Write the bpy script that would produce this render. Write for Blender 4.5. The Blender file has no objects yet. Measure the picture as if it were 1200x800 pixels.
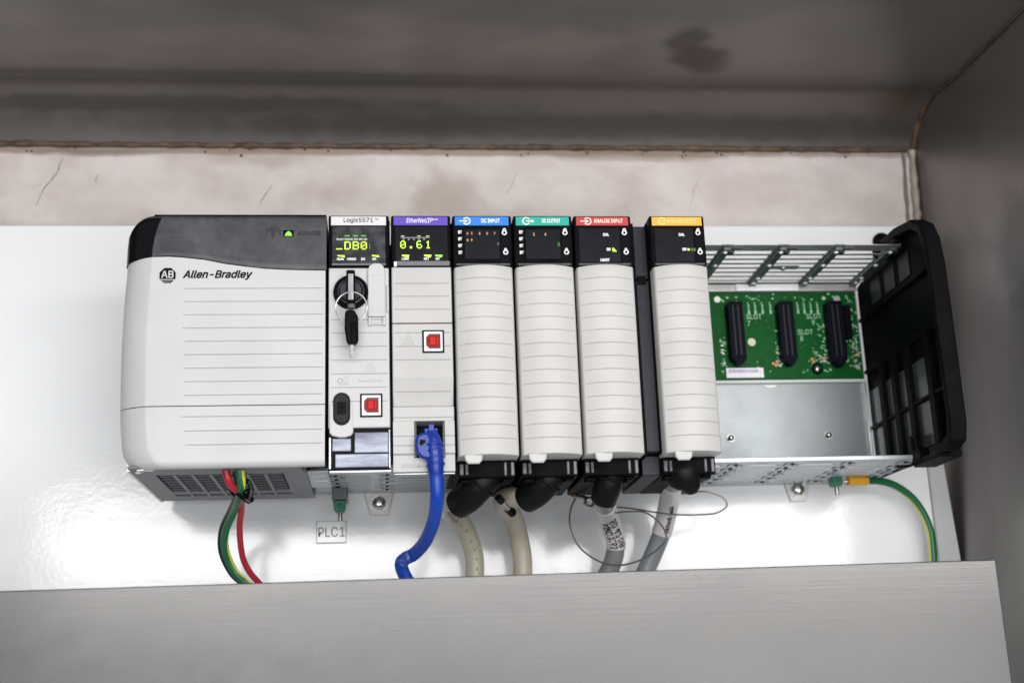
import bpy, math, random
from mathutils import Vector, Matrix
random.seed(7)
S = 0.001                      # all coordinates below are millimetres
scene = bpy.context.scene
COL = scene.collection

# ------------------------------------------------------------ camera
def cam_matrix(p, r, w):
    return Matrix.Rotation(math.radians(w), 3, 'Z') @ Matrix.Rotation(math.radians(p), 3, 'X') @ Matrix.Rotation(math.radians(r), 3, 'Y')
cam_data = bpy.data.cameras.new('camera')
cam = bpy.data.objects.new('camera', cam_data); COL.objects.link(cam)
M3 = cam_matrix(15.53, 2.08, -5.98) @ Matrix.Rotation(math.radians(90), 3, 'X')
cam.matrix_world = Matrix.Translation(Vector((30.54, -832.52, -127.28)) * S) @ M3.to_4x4()
cam_data.sensor_width = 36; cam_data.lens = 1504.5 / 1200 * 36
cam_data.clip_start = 0.01; cam_data.clip_end = 20
cam_data.dof.use_dof = True; cam_data.dof.focus_distance = 0.70; cam_data.dof.aperture_fstop = 9
scene.camera = cam

# ------------------------------------------------------------ light
world = bpy.data.worlds.new('World'); scene.world = world; world.use_nodes = True
world.node_tree.nodes['Background'].inputs[0].default_value = (0.93, 0.96, 1.0, 1)
world.node_tree.nodes['Background'].inputs[1].default_value = 0.38
def area(name, loc, target, sx, sy, power, color):
    d = bpy.data.lights.new(name, 'AREA'); d.shape = 'RECTANGLE'; d.size = sx * S; d.size_y = sy * S
    d.energy = power; d.color = color
    o = bpy.data.objects.new(name, d); COL.objects.link(o)
    o.location = Vector(loc) * S
    o.rotation_euler = (Vector(target) - Vector(loc)).to_track_quat('-Z', 'Y').to_euler()
    return o
area('workshop_strip_light', (300, -1500, 155), (300, 0, 155), 1700, 175, 11, (1, 0.99, 0.975))
area('low_fill_light', (250, -1700, -420), (150, 0, -20), 1800, 800, 15.5, (0.97, 0.985, 1))  # added fill from low in front, softens the shade under the rack
area('ceiling_lamp', (500, -1300, 1000), (100, -60, 40), 1100, 600, 3.0, (1, 0.965, 0.93))
scene.view_settings.view_transform = 'Standard'; scene.view_settings.look = 'None'
scene.view_settings.gamma = 1; scene.view_settings.exposure = 0.12

# ------------------------------------------------------------ materials
MATS = {}
def mat(name, col, rough=0.5, metal=0.0, col2=None, nscale=60, contrast=(0.35, 0.65), bump=0.0, bscale=400, bdist=0.0003,
        stretch=(1, 1, 1), emis=None, estr=1.0, spec=0.5, rough2=None, coat=0.0, alpha=None, trans=0.0):
    if name in MATS: return MATS[name]
    m = bpy.data.materials.new(name); m.use_nodes = True; nt = m.node_tree; b = nt.nodes['Principled BSDF']
    b.inputs['Base Color'].default_value = (*col, 1); b.inputs['Roughness'].default_value = rough
    b.inputs['Metallic'].default_value = metal; b.inputs['Specular IOR Level'].default_value = spec
    b.inputs['Coat Weight'].default_value = coat; b.inputs['Transmission Weight'].default_value = trans
    tc = nt.nodes.new('ShaderNodeTexCoord'); mp = nt.nodes.new('ShaderNodeMapping')
    nt.links.new(tc.outputs['Object'], mp.inputs[0]); mp.inputs['Scale'].default_value = stretch
    if col2 is not None or rough2 is not None:
        n = nt.nodes.new('ShaderNodeTexNoise'); n.inputs['Scale'].default_value = nscale; n.inputs['Detail'].default_value = 6
        n.inputs['Roughness'].default_value = 0.6
        nt.links.new(mp.outputs[0], n.inputs['Vector'])
        r = nt.nodes.new('ShaderNodeMapRange'); r.inputs['From Min'].default_value = contrast[0]; r.inputs['From Max'].default_value = contrast[1]
        nt.links.new(n.outputs[0], r.inputs['Value'])
        if col2 is not None:
            mx = nt.nodes.new('ShaderNodeMix'); mx.data_type = 'RGBA'
            mx.inputs[6].default_value = (*col, 1); mx.inputs[7].default_value = (*col2, 1)
            nt.links.new(r.outputs[0], mx.inputs[0]); nt.links.new(mx.outputs[2], b.inputs['Base Color'])
        if rough2 is not None:
            r2 = nt.nodes.new('ShaderNodeMapRange'); r2.inputs['To Min'].default_value = rough; r2.inputs['To Max'].default_value = rough2
            nt.links.new(r.outputs[0], r2.inputs['Value']); nt.links.new(r2.outputs[0], b.inputs['Roughness'])
    if bump:
        n2 = nt.nodes.new('ShaderNodeTexNoise'); n2.inputs['Scale'].default_value = bscale; n2.inputs['Detail'].default_value = 3
        nt.links.new(mp.outputs[0], n2.inputs['Vector'])
        bp = nt.nodes.new('ShaderNodeBump'); bp.inputs['Strength'].default_value = bump; bp.inputs['Distance'].default_value = bdist
        nt.links.new(n2.outputs[0], bp.inputs['Height']); nt.links.new(bp.outputs[0], b.inputs['Normal'])
    if emis is not None:
        b.inputs['Emission Color'].default_value = (*emis, 1); b.inputs['Emission Strength'].default_value = estr
    MATS[name] = m
    return m

shell   = mat('light_grey_plastic', (0.545, 0.532, 0.53), 0.42, col2=(0.505, 0.492, 0.49), nscale=25, bump=0.06, bscale=2500, bdist=0.0001)
ivory   = mat('warm_white_plastic', (0.54, 0.526, 0.51), 0.45, col2=(0.50, 0.484, 0.462), nscale=30, bump=0.05, bscale=2500, bdist=0.0001)
ether_m = mat('dull_grey_plastic', (0.50, 0.488, 0.475), 0.45, col2=(0.46, 0.45, 0.44), nscale=30, bump=0.05, bscale=2500, bdist=0.0001)
emboss  = mat('embossed_grey_plastic', (0.50, 0.49, 0.48), 0.5)
black   = mat('black_plastic', (0.003, 0.003, 0.0035), 0.45, col2=(0.006, 0.006, 0.007), nscale=90, bump=0.08, bscale=1500, bdist=0.0001, spec=0.03)
gloss_b = mat('glossy_black_plastic', (0.004, 0.004, 0.005), 0.2, spec=0.15)
rubber  = mat('black_rubber', (0.004, 0.004, 0.0045), 0.42, col2=(0.007, 0.007, 0.008), nscale=60, spec=0.14, bump=0.3, bscale=220)
window  = mat('smoked_window', (0.008, 0.0085, 0.011), 0.25, col2=(0.011, 0.0115, 0.015), nscale=40, spec=0.15, rough2=0.32)
window2 = mat('dusty_window', (0.014, 0.015, 0.018), 0.2, col2=(0.034, 0.036, 0.042), nscale=110, contrast=(0.42, 0.75), spec=0.6, rough2=0.45)
band_m  = mat('scuffed_charcoal_plastic', (0.028, 0.028, 0.034), 0.45, col2=(0.068, 0.066, 0.073), nscale=70, contrast=(0.40, 0.72), bump=0.35, bscale=500, bdist=0.0002)
vent_m  = mat('grey_vent_plastic', (0.11, 0.11, 0.12), 0.45, col2=(0.14, 0.14, 0.15), nscale=80)
fill_m  = mat('dark_slate_plastic', (0.013, 0.014, 0.019), 0.42, col2=(0.02, 0.021, 0.027), nscale=60, spec=.25)
ink     = mat('black_ink', (0.006, 0.006, 0.007), 0.6, spec=0.1)
ink_dim = mat('dark_print', (0.012, 0.012, 0.016), 0.4)
white_i = mat('white_print', (0.85, 0.86, 0.86), 0.5)
galv    = mat('galvanised_steel', (0.50, 0.52, 0.53), 0.34, 0.85, col2=(0.42, 0.445, 0.46), nscale=22, contrast=(0.3, 0.7), rough2=0.5, bump=0.1, bscale=120, stretch=(1, 1, 1))
guide_m = mat('guide_green_grey', (0.065, 0.10, 0.085), 0.35, 0.3, col2=(0.10, 0.14, 0.125), nscale=180)
chrome  = mat('bright_screw_steel', (0.68, 0.67, 0.65), 0.2, 1.0, col2=(0.45, 0.44, 0.42), nscale=500)
darkst  = mat('dark_steel', (0.10, 0.10, 0.10), 0.35, 0.8)
paint   = None
pcb     = mat('green_solder_mask', (0.002, 0.088, 0.014), 0.4, col2=(0.002, 0.066, 0.010), nscale=140, spec=0.12, bump=0.15, bscale=900)
silk    = mat('pcb_silkscreen', (0.32, 0.55, 0.36), 0.5)
conn_m  = mat('connector_plastic', (0.005, 0.005, 0.011), 0.45, spec=0.05)
solder  = mat('solder', (0.60, 0.62, 0.56), 0.35, 0.6)
copper  = mat('orange_component', (0.60, 0.27, 0.08), 0.45)
green_l = mat('green_lug', (0.010, 0.15, 0.080), 0.35, spec=0.5)
wgreen  = mat('green_wire', (0.008, 0.125, 0.045), 0.36, spec=0.5)
wyel    = mat('yellow_wire', (0.55, 0.55, 0.05), 0.4)
wred    = mat('red_wire', (0.40, 0.012, 0.03), 0.35)
wblk    = mat('black_wire', (0.010, 0.012, 0.014), 0.4)
orange  = mat('orange_crimp', (0.80, 0.40, 0.02), 0.4)
blue_p  = mat('blue_plug', (0.003, 0.026, 0.27), 0.32, spec=0.5)
blue_c  = mat('blue_cable', (0.004, 0.042, 0.34), 0.34, spec=0.4, col2=(0.006, 0.058, 0.40), nscale=60)
beige   = mat('beige_jacket', (0.52, 0.465, 0.375), 0.36, col2=(0.44, 0.39, 0.31), nscale=40, bump=0.1, bscale=200)
beige2  = mat('olive_jacket', (0.50, 0.47, 0.375), 0.36, col2=(0.42, 0.39, 0.305), nscale=40, bump=0.1, bscale=200)
greyj   = mat('grey_jacket', (0.235, 0.232, 0.23), 0.35, col2=(0.19, 0.188, 0.186), nscale=40)
greyj2  = mat('blue_grey_jacket', (0.24, 0.26, 0.275), 0.35, col2=(0.20, 0.215, 0.23), nscale=40)
sleeve  = mat('pale_sleeve', (0.66, 0.63, 0.62), 0.3, col2=(0.58, 0.55, 0.54), nscale=80)
foil    = mat('foil_shield', (0.6, 0.58, 0.56), 0.25, 0.9, col2=(0.2, 0.18, 0.17), nscale=300, bump=0.6, bscale=300)
wire_m  = mat('thin_grey_wire', (0.16, 0.155, 0.15), 0.35, 0.5)
tagm    = mat('label_tape', (0.87, 0.87, 0.87), 0.12)
tage    = mat('label_edge', (0.28, 0.28, 0.29), 0.5)
redp    = mat('red_port', (0.26, 0.004, 0.004), 0.4, spec=.2)
redd    = mat('dark_red_port', (0.12, 0.004, 0.006), 0.35)
redl    = mat('bright_red_tongue', (0.56, 0.016, 0.012), 0.5, spec=.2)
clear_d = mat('smoky_clear_door', (0.05, 0.056, 0.10), 0.18, 0.1, col2=(0.36, 0.38, 0.46), nscale=55, contrast=(0.38, 0.64), stretch=(0.35, 1, 1.8), spec=0.35)
led_g   = mat('lit_green_led', (0.1, 0.5, 0.02), 0.4, emis=(0.28, 0.95, 0.06), estr=1.0)
led_y   = mat('lit_yellow_green_led', (0.3, 0.5, 0.02), 0.4, emis=(0.62, 0.95, 0.05), estr=1.1)
led_d   = mat('dim_green_led', (0.05, 0.2, 0.02), 0.4, emis=(0.16, 0.50, 0.03), estr=0.45)
led_r   = mat('dim_orange_led', (0.4, 0.2, 0.1), 0.4, emis=(0.75, 0.42, 0.24), estr=0.55)
strip_w = mat('white_label_strip', (0.66, 0.62, 0.63), 0.4)
strip_p = mat('purple_label_strip', (0.10, 0.052, 0.43), 0.4)
strip_b = mat('blue_label_strip', (0.012, 0.19, 0.66), 0.4)
strip_t = mat('teal_label_strip', (0.008, 0.36, 0.27), 0.4)
strip_r = mat('red_label_strip', (0.46, 0.035, 0.035), 0.4)
strip_o = mat('orange_label_strip', (0.85, 0.40, 0.045), 0.4)
strip_y = mat('pale_yellow_print', (0.88, 0.68, 0.22), 0.4)
caulk_m = mat('old_sealant', (0.42, 0.37, 0.30), 0.5, col2=(0.28, 0.23, 0.17), nscale=60, bump=0.4, bscale=200)
rust_m  = mat('rusty_seam_dirt', (0.045, 0.026, 0.016), 0.7, col2=(0.13, 0.085, 0.05), nscale=90, bump=0.5, bscale=300)

def nodes_mat(name):
    m = bpy.data.materials.new(name); m.use_nodes = True
    return m, m.node_tree, m.node_tree.nodes['Principled BSDF']
def stain_mat(name, base, dark, rough, metal, nscale, stretch, brush=None, blobs=(), specks=False, cracks=False, bumpd=0.0002, bumps=0.3, tint2=None, lo=.38, hi=.68, rvar=0.15):
    """metal / painted sheet with clouds, brushing, discrete colour blobs (x, z or y in metres), specks and hairline cracks"""
    m, nt, b = nodes_mat(name)
    N, L = nt.nodes.new, nt.links.new
    tc = N('ShaderNodeTexCoord'); mp = N('ShaderNodeMapping'); mp.inputs['Scale'].default_value = stretch
    L(tc.outputs['Object'], mp.inputs[0])
    n = N('ShaderNodeTexNoise'); n.inputs['Scale'].default_value = nscale; n.inputs['Detail'].default_value = 7; n.inputs['Roughness'].default_value = 0.55
    L(mp.outputs[0], n.inputs['Vector'])
    r = N('ShaderNodeMapRange'); r.inputs[1].default_value = lo; r.inputs[2].default_value = hi; L(n.outputs[0], r.inputs[0])
    mx = N('ShaderNodeMix'); mx.data_type = 'RGBA'; mx.inputs[6].default_value = (*base, 1); mx.inputs[7].default_value = (*dark, 1)
    L(r.outputs[0], mx.inputs[0]); out = mx.outputs[2]
    if tint2:
        n3 = N('ShaderNodeTexNoise'); n3.inputs['Scale'].default_value = nscale * 0.45; n3.inputs['Detail'].default_value = 3
        L(mp.outputs[0], n3.inputs['Vector'])
        r3 = N('ShaderNodeMapRange'); r3.inputs[1].default_value = .45; r3.inputs[2].default_value = .62; L(n3.outputs[0], r3.inputs[0])
        m3 = N('ShaderNodeMix'); m3.data_type = 'RGBA'; L(r3.outputs[0], m3.inputs[0]); L(out, m3.inputs[6]); m3.inputs[7].default_value = (*tint2, 1); out = m3.outputs[2]
    def darken(maskout, col, amount):
        nonlocal out
        mm = N('ShaderNodeMath'); mm.operation = 'MULTIPLY'; mm.inputs[1].default_value = amount; L(maskout, mm.inputs[0])
        m4 = N('ShaderNodeMix'); m4.data_type = 'RGBA'; L(mm.outputs[0], m4.inputs[0]); L(out, m4.inputs[6]); m4.inputs[7].default_value = (*col, 1); out = m4.outputs[2]
    for (cx, cy, cz, sx, sy, sz, col, amt) in blobs:
        mb_ = N('ShaderNodeMapping'); mb_.vector_type = 'POINT'
        mb_.inputs['Location'].default_value = (-cx / sx, -cy / sy, -cz / sz); mb_.inputs['Scale'].default_value = (1 / sx, 1 / sy, 1 / sz)
        nz = N('ShaderNodeTexNoise'); nz.inputs['Scale'].default_value = 45; L(tc.outputs['Object'], nz.inputs['Vector'])
        vs = N('ShaderNodeVectorMath'); vs.operation = 'SCALE'; vs.inputs[3].default_value = 0.9
        vsub = N('ShaderNodeVectorMath'); vsub.operation = 'SUBTRACT'; vsub.inputs[1].default_value = (.5, .5, .5)
        L(nz.outputs['Color'], vsub.inputs[0]); L(vsub.outputs[0], vs.inputs[0])
        L(tc.outputs['Object'], mb_.inputs[0])
        va = N('ShaderNodeVectorMath'); va.operation = 'ADD'; L(mb_.outputs[0], va.inputs[0]); L(vs.outputs[0], va.inputs[1])
        ln = N('ShaderNodeVectorMath'); ln.operation = 'LENGTH'; L(va.outputs[0], ln.inputs[0])
        rr = N('ShaderNodeMapRange'); rr.interpolation_type = 'SMOOTHSTEP'; rr.inputs[1].default_value = 1.0; rr.inputs[2].default_value = 0.35; L(ln.outputs['Value'], rr.inputs[0])
        darken(rr.outputs[0], col, amt)
    if specks:
        v = N('ShaderNodeTexNoise'); v.inputs['Scale'].default_value = 160; v.inputs['Detail'].default_value = 1; L(tc.outputs['Object'], v.inputs['Vector'])
        rv = N('ShaderNodeMapRange'); rv.inputs[1].default_value = .735; rv.inputs[2].default_value = .77; L(v.outputs[0], rv.inputs[0])
        darken(rv.outputs[0], (0.03, 0.022, 0.018), .8)
    if cracks:
        v = N('ShaderNodeTexVoronoi'); v.feature = 'DISTANCE_TO_EDGE'; v.inputs['Scale'].default_value = 13
        nz = N('ShaderNodeTexNoise'); nz.inputs['Scale'].default_value = 22; nz.inputs['Detail'].default_value = 5; L(tc.outputs['Object'], nz.inputs['Vector'])
        vs = N('ShaderNodeVectorMath'); vs.operation = 'SCALE'; vs.inputs[3].default_value = 0.07; L(nz.outputs['Color'], vs.inputs[0])
        va = N('ShaderNodeVectorMath'); va.operation = 'ADD'; L(tc.outputs['Object'], va.inputs[0]); L(vs.outputs[0], va.inputs[1])
        L(va.outputs[0], v.inputs['Vector'])
        rv = N('ShaderNodeMapRange'); rv.inputs[1].default_value = .012; rv.inputs[2].default_value = .002; L(v.outputs['Distance'], rv.inputs[0])
        nq = N('ShaderNodeTexNoise'); nq.inputs['Scale'].default_value = 11; L(tc.outputs['Object'], nq.inputs['Vector'])
        rq = N('ShaderNodeMapRange'); rq.inputs[1].default_value = .54; rq.inputs[2].default_value = .62; L(nq.outputs[0], rq.inputs[0])
        mq = N('ShaderNodeMath'); mq.operation = 'MULTIPLY'; L(rv.outputs[0], mq.inputs[0]); L(rq.outputs[0], mq.inputs[1])
        darken(mq.outputs[0], (0.10, 0.075, 0.06), .75)
    L(out, b.inputs['Base Color'])
    b.inputs['Metallic'].default_value = metal
    rr = N('ShaderNodeMapRange'); rr.inputs[3].default_value = rough; rr.inputs[4].default_value = rough + rvar; L(r.outputs[0], rr.inputs[0]); L(rr.outputs[0], b.inputs['Roughness'])
    n2 = N('ShaderNodeTexNoise'); n2.inputs['Scale'].default_value = 300; n2.inputs['Detail'].default_value = 4
    if brush:
        m2 = N('ShaderNodeMapping'); m2.inputs['Scale'].default_value = brush; L(tc.outputs['Object'], m2.inputs[0]); L(m2.outputs[0], n2.inputs['Vector'])
    else: L(tc.outputs['Object'], n2.inputs['Vector'])
    bp = N('ShaderNodeBump'); bp.inputs['Strength'].default_value = bumps; bp.inputs['Distance'].default_value = bumpd
    L(n2.outputs[0], bp.inputs['Height']); L(bp.outputs[0], b.inputs['Normal'])
    return m
ceil_m = stain_mat('stained_dull_steel_overhead', (0.225, 0.200, 0.190), (0.115, 0.108, 0.108), 0.34, 0.65, 8, (0.6, 1.0, 1.0), brush=(0.10, 1, 1), lo=.30, hi=.72, bumps=.2,
                   blobs=[(.240, -.084, .275, .026, .024, .05, (0.035, 0.026, 0.026), .85), (.228, -.106, .275, .022, .026, .05, (0.035, 0.026, 0.026), .8), (.25, -.07, .275, .022, .02, .05, (0.05, 0.04, 0.04), .7), (.15, -.10, .275, .05, .03, .05, (0.26, 0.225, 0.20), .6), (-.1, -.045, .28, .30, .008, .05, (0.10, 0.095, 0.095), .5), (-.12, -.002, .28, .30, .012, .02, (0.07, 0.066, 0.064), .6), (.405, -.015, .28, .022, .03, .03, (0.16, 0.12, 0.085), .7), (.2, .012, .27, .5, .02, .012, (0.09, 0.075, 0.066), .6)], tint2=(0.20, 0.182, 0.174))  # blobs darken the bend, the rear seam and one patch
wall_m = stain_mat('stained_beige_back_wall', (0.71, 0.645, 0.62), (0.52, 0.455, 0.425), 0.40, 0.1, 20, (1, 1, 1.3), 
                   blobs=[(.077, .022, .218, .035, .1, .030, (0.36, 0.29, 0.23), .5), (-.175, .022, .208, .032, .1, .012, (0.56, 0.52, 0.49), .7), (.395, .022, .212, .022, .1, .020, (0.58, 0.52, 0.48), .7),
                          (-.05, .022, .25, .05, .1, .012, (0.28, 0.22, 0.18), .4), (.21, .022, .252, .10, .1, .006, (0.24, 0.17, 0.12), .6), (-.02, .022, .2545, .9, .1, .0045, (0.25, 0.17, 0.125), .75), (-.17, .022, .252, .06, .1, .004, (0.2, 0.15, 0.12), .6), (.30, .022, .225, .05, .1, .02, (0.50, 0.43, 0.40), .5)], bumps=.15)
side_m = stain_mat('dull_steel_side', (0.34, 0.325, 0.32), (0.20, 0.19, 0.188), 0.28, 0.8, 7, (1, 1.6, .5), brush=(1, 1, .1), tint2=(0.25, 0.235, 0.23),
                   blobs=[(.428, -.12, .13, .1, .05, .05, (0.07, 0.068, 0.068), .5)])
lip_m = stain_mat('brushed_steel_lip', (0.098, 0.096, 0.094), (0.066, 0.067, 0.069), 0.24, 0.85, 5, (.6, 1, 1.2), brush=(0.05, 1, 5.0), bumps=.12, blobs=[(-.16, -.222, -.13, .22, .1, .05, (0.05, 0.052, 0.054), .45)], rvar=.10)  # the blob paints the lip's darker reflection at lower left into its colour
def panel_material():
    m, nt, b = nodes_mat('glossy_white_panel_paint')
    N, L = nt.nodes.new, nt.links.new
    b.inputs['Base Color'].default_value = (0.87, 0.872, 0.875, 1); b.inputs['Roughness'].default_value = 0.13
    b.inputs['Specular IOR Level'].default_value = 0.55
    tc = N('ShaderNodeTexCoord'); n = N('ShaderNodeTexNoise'); n.inputs['Scale'].default_value = 330; n.inputs['Detail'].default_value = 2
    n2 = N('ShaderNodeTexNoise'); n2.inputs['Scale'].default_value = 25; n2.inputs['Detail'].default_value = 2
    L(tc.outputs['Object'], n.inputs['Vector']); L(tc.outputs['Object'], n2.inputs['Vector'])
    a = N('ShaderNodeMath'); a.operation = 'MULTIPLY_ADD'; a.inputs[1].default_value = 4.0; L(n2.outputs[0], a.inputs[0]); L(n.outputs[0], a.inputs[2])
    bp = N('ShaderNodeBump'); bp.inputs['Strength'].default_value = .22; bp.inputs['Distance'].default_value = 0.00022
    L(a.outputs[0], bp.inputs['Height']); L(bp.outputs[0], b.inputs['Normal'])
    return m
paint = panel_material()

# ------------------------------------------------------------ mesh helpers
class MB:
    def __init__(s): s.v = []; s.f = []; s.sm = []
    def add(s, vs, fs, smooth=False):
        o = len(s.v); s.v += [tuple(v) for v in vs]; s.f += [tuple(i + o for i in f) for f in fs]; s.sm += [smooth] * len(fs); return s
    def box(s, x0, x1, y0, y1, z0, z1):
        vs = [(x, y, z) for x in (x0, x1) for y in (y0, y1) for z in (z0, z1)]
        return s.add(vs, [(0, 1, 3, 2), (4, 6, 7, 5), (0, 4, 5, 1), (2, 3, 7, 6), (0, 2, 6, 4), (1, 5, 7, 3)])
    def prism(s, poly, axis, a, b, smooth=False):
        """poly in the two other axes (x,z for y; y,z for x; x,y for z)"""
        def p(q, t):
            return {1: (q[0], t, q[1]), 0: (t, q[0], q[1]), 2: (q[0], q[1], t)}[axis]
        n = len(poly); vs = [p(q, a) for q in poly] + [p(q, b) for q in poly]
        s.add(vs, [tuple(range(n)), tuple(range(2 * n - 1, n - 1, -1))])
        o = len(s.v) - 2 * n
        for i in range(n):
            j = (i + 1) % n; s.f.append((o + i, o + n + i, o + n + j, o + j)); s.sm.append(smooth)
        return s
    def cyl(s, p0, p1, r0, r1=None, n=20, caps=True):
        return s.tube([p0, p1], [r0, r0 if r1 is None else r1], n, spline=False, caps=caps)
    def tube(s, pts, r, n=12, spline=True, caps=True, sub=6):
        pts = [Vector(p) for p in pts]
        rs = list(r) if isinstance(r, (list, tuple)) else [r] * len(pts)
        if spline and len(pts) > 2:
            q, rr = [], []
            for i in range(len(pts) - 1):
                p0 = pts[i - 1] if i else pts[0] * 2 - pts[1]; p1, p2 = pts[i], pts[i + 1]
                p3 = pts[i + 2] if i + 2 < len(pts) else pts[-1] * 2 - pts[-2]
                for k in range(sub):
                    t = k / sub
                    q.append(0.5 * ((2 * p1) + (p2 - p0) * t + (2 * p0 - 5 * p1 + 4 * p2 - p3) * t * t + (3 * p1 - p0 - 3 * p2 + p3) * t ** 3))
                    rr.append(rs[i] * (1 - t) + rs[i + 1] * t)
            q.append(pts[-1]); rr.append(rs[-1]); pts, rs = q, rr
        s.path = pts
        t0 = (pts[1] - pts[0]).normalized(); up = Vector((0, 0, 1)) if abs(t0.z) < .9 else Vector((1, 0, 0))
        u = t0.cross(up).normalized(); vs = []
        for i, p in enumerate(pts):
            a = pts[max(i - 1, 0)]; c = pts[min(i + 1, len(pts) - 1)]; t = (c - a).normalized()
            u = (u - t * u.dot(t)).normalized(); w = t.cross(u)
            for k in range(n):
                an = 2 * math.pi * k / n; vs.append(p + (u * math.cos(an) + w * math.sin(an)) * rs[i])
        fs = []
        for i in range(len(pts) - 1):
            for k in range(n):
                l = (k + 1) % n; fs.append((i * n + k, i * n + l, (i + 1) * n + l, (i + 1) * n + k))
        s.add(vs, fs, True)
        if caps:
            o = len(s.v) - len(vs); m = (len(pts) - 1) * n
            s.f.append(tuple(o + k for k in range(n - 1, -1, -1))); s.sm.append(False)
            s.f.append(tuple(o + m + k for k in range(n))); s.sm.append(False)
        return s
    def ring(s, c, R, r, normal=(0, 1, 0), n=36, m=8):
        nrm = Vector(normal).normalized(); u = nrm.orthogonal().normalized(); w = nrm.cross(u); c = Vector(c); vs = []
        for i in range(n):
            a = 2 * math.pi * i / n; d = u * math.cos(a) + w * math.sin(a)
            for k in range(m):
                b = 2 * math.pi * k / m; vs.append(c + d * (R + r * math.cos(b)) + nrm * r * math.sin(b))
        fs = [(i * m + k, ((i + 1) % n) * m + k, ((i + 1) % n) * m + (k + 1) % m, i * m + (k + 1) % m) for i in range(n) for k in range(m)]
        return s.add(vs, fs, True)
    def dome(s, c, r, h, normal=(0, -1, 0), n=16, m=5):
        nrm = Vector(normal).normalized(); u = nrm.orthogonal().normalized(); w = nrm.cross(u); c = Vector(c); vs = []
        for j in range(m):
            a = math.pi / 2 * j / m
            for i in range(n):
                b = 2 * math.pi * i / n; vs.append(c + (u * math.cos(b) + w * math.sin(b)) * r * math.cos(a) + nrm * h * math.sin(a))
        vs.append(c + nrm * h); fs = []
        for j in range(m - 1):
            for i in range(n): k = (i + 1) % n; fs.append((j * n + i, j * n + k, (j + 1) * n + k, (j + 1) * n + i))
        for i in range(n): fs.append(((m - 1) * n + i, (m - 1) * n + (i + 1) % n, m * n))
        return s.add(vs, fs, True)
    def sheet(s, F, us, vs_, yback):
        """front surface F(u,v)->(x,y,z) over a grid, closed with skirts going back to y = yback"""
        nu, nv = len(us), len(vs_)
        P = [[F(u, v) for u in us] for v in vs_]
        vs = [p for row in P for p in row]
        fs = [(j * nu + i, j * nu + i + 1, (j + 1) * nu + i + 1, (j + 1) * nu + i) for j in range(nv - 1) for i in range(nu - 1)]
        s.add(vs, fs, True)
        loop = [(j, 0) for j in range(nv)] + [(nv - 1, i) for i in range(1, nu)] + [(j, nu - 1) for j in range(nv - 2, -1, -1)] + [(0, i) for i in range(nu - 2, 0, -1)]
        a = [P[j][i] for j, i in loop]; b = [(p[0], max(yback, p[1] + 0.05), p[2]) for p in a]; n = len(a)
        s.add(a + b, [(k, (k + 1) % n, n + (k + 1) % n, n + k) for k in range(n)] + [tuple(range(n, 2 * n))])
        return s

def obj(name, mb, material, parent=None, label=None, bevel=0, base=None, sharp=35, kind=None, seg=2):
    """ONE mesh object; vertices given in world mm, stored relative to its thing's base"""
    if base is None: base = Vector(parent['_b']) if parent is not None and '_b' in parent else Vector((0, 0, 0))
    else: base = Vector(base)
    me = bpy.data.meshes.new(name)
    me.from_pydata([(Vector(v) - base) * S for v in mb.v], [], mb.f)
    for p, sm in zip(me.polygons, mb.sm): p.use_smooth = sm
    me.materials.append(material)
    import bmesh
    bm = bmesh.new(); bm.from_mesh(me); bmesh.ops.remove_doubles(bm, verts=bm.verts, dist=1e-7); bmesh.ops.recalc_face_normals(bm, faces=bm.faces); bm.to_mesh(me); bm.free()
    me.set_sharp_from_angle(angle=math.radians(sharp))
    o = bpy.data.objects.new(name, me); COL.objects.link(o)
    o['_b'] = tuple(base)
    if parent is not None: o.parent = parent
    else: o.location = base * S
    if label: o['label'] = label
    if kind: o['kind'] = kind
    if bevel:
        m = o.modifiers.new('bevel', 'BEVEL'); m.width = bevel * S; m.segments = seg; m.limit_method = 'ANGLE'; m.angle_limit = math.radians(50)
    return o
def thing(name, label, cat, base, group=None):
    o = bpy.data.objects.new(name, None); COL.objects.link(o); o.location = Vector(base) * S; o.empty_display_size = .01
    o['_b'] = tuple(base); o['label'] = label; o['category'] = cat
    if group: o['group'] = group
    return o
def tag(o, label, cat, group=None):
    o['label'] = label; o['category'] = cat
    if group: o['group'] = group
    return o
def struct(name, mb, m, parent=None, **k):
    o = obj(name, mb, m, parent, **k)
    if parent is None: o['kind'] = 'structure'
    return o
def box(name, x0, x1, y0, y1, z0, z1, m, parent=None, bevel=0, **k):
    return obj(name, MB().box(x0, x1, y0, y1, z0, z1), m, parent, bevel=bevel, **k)

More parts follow.
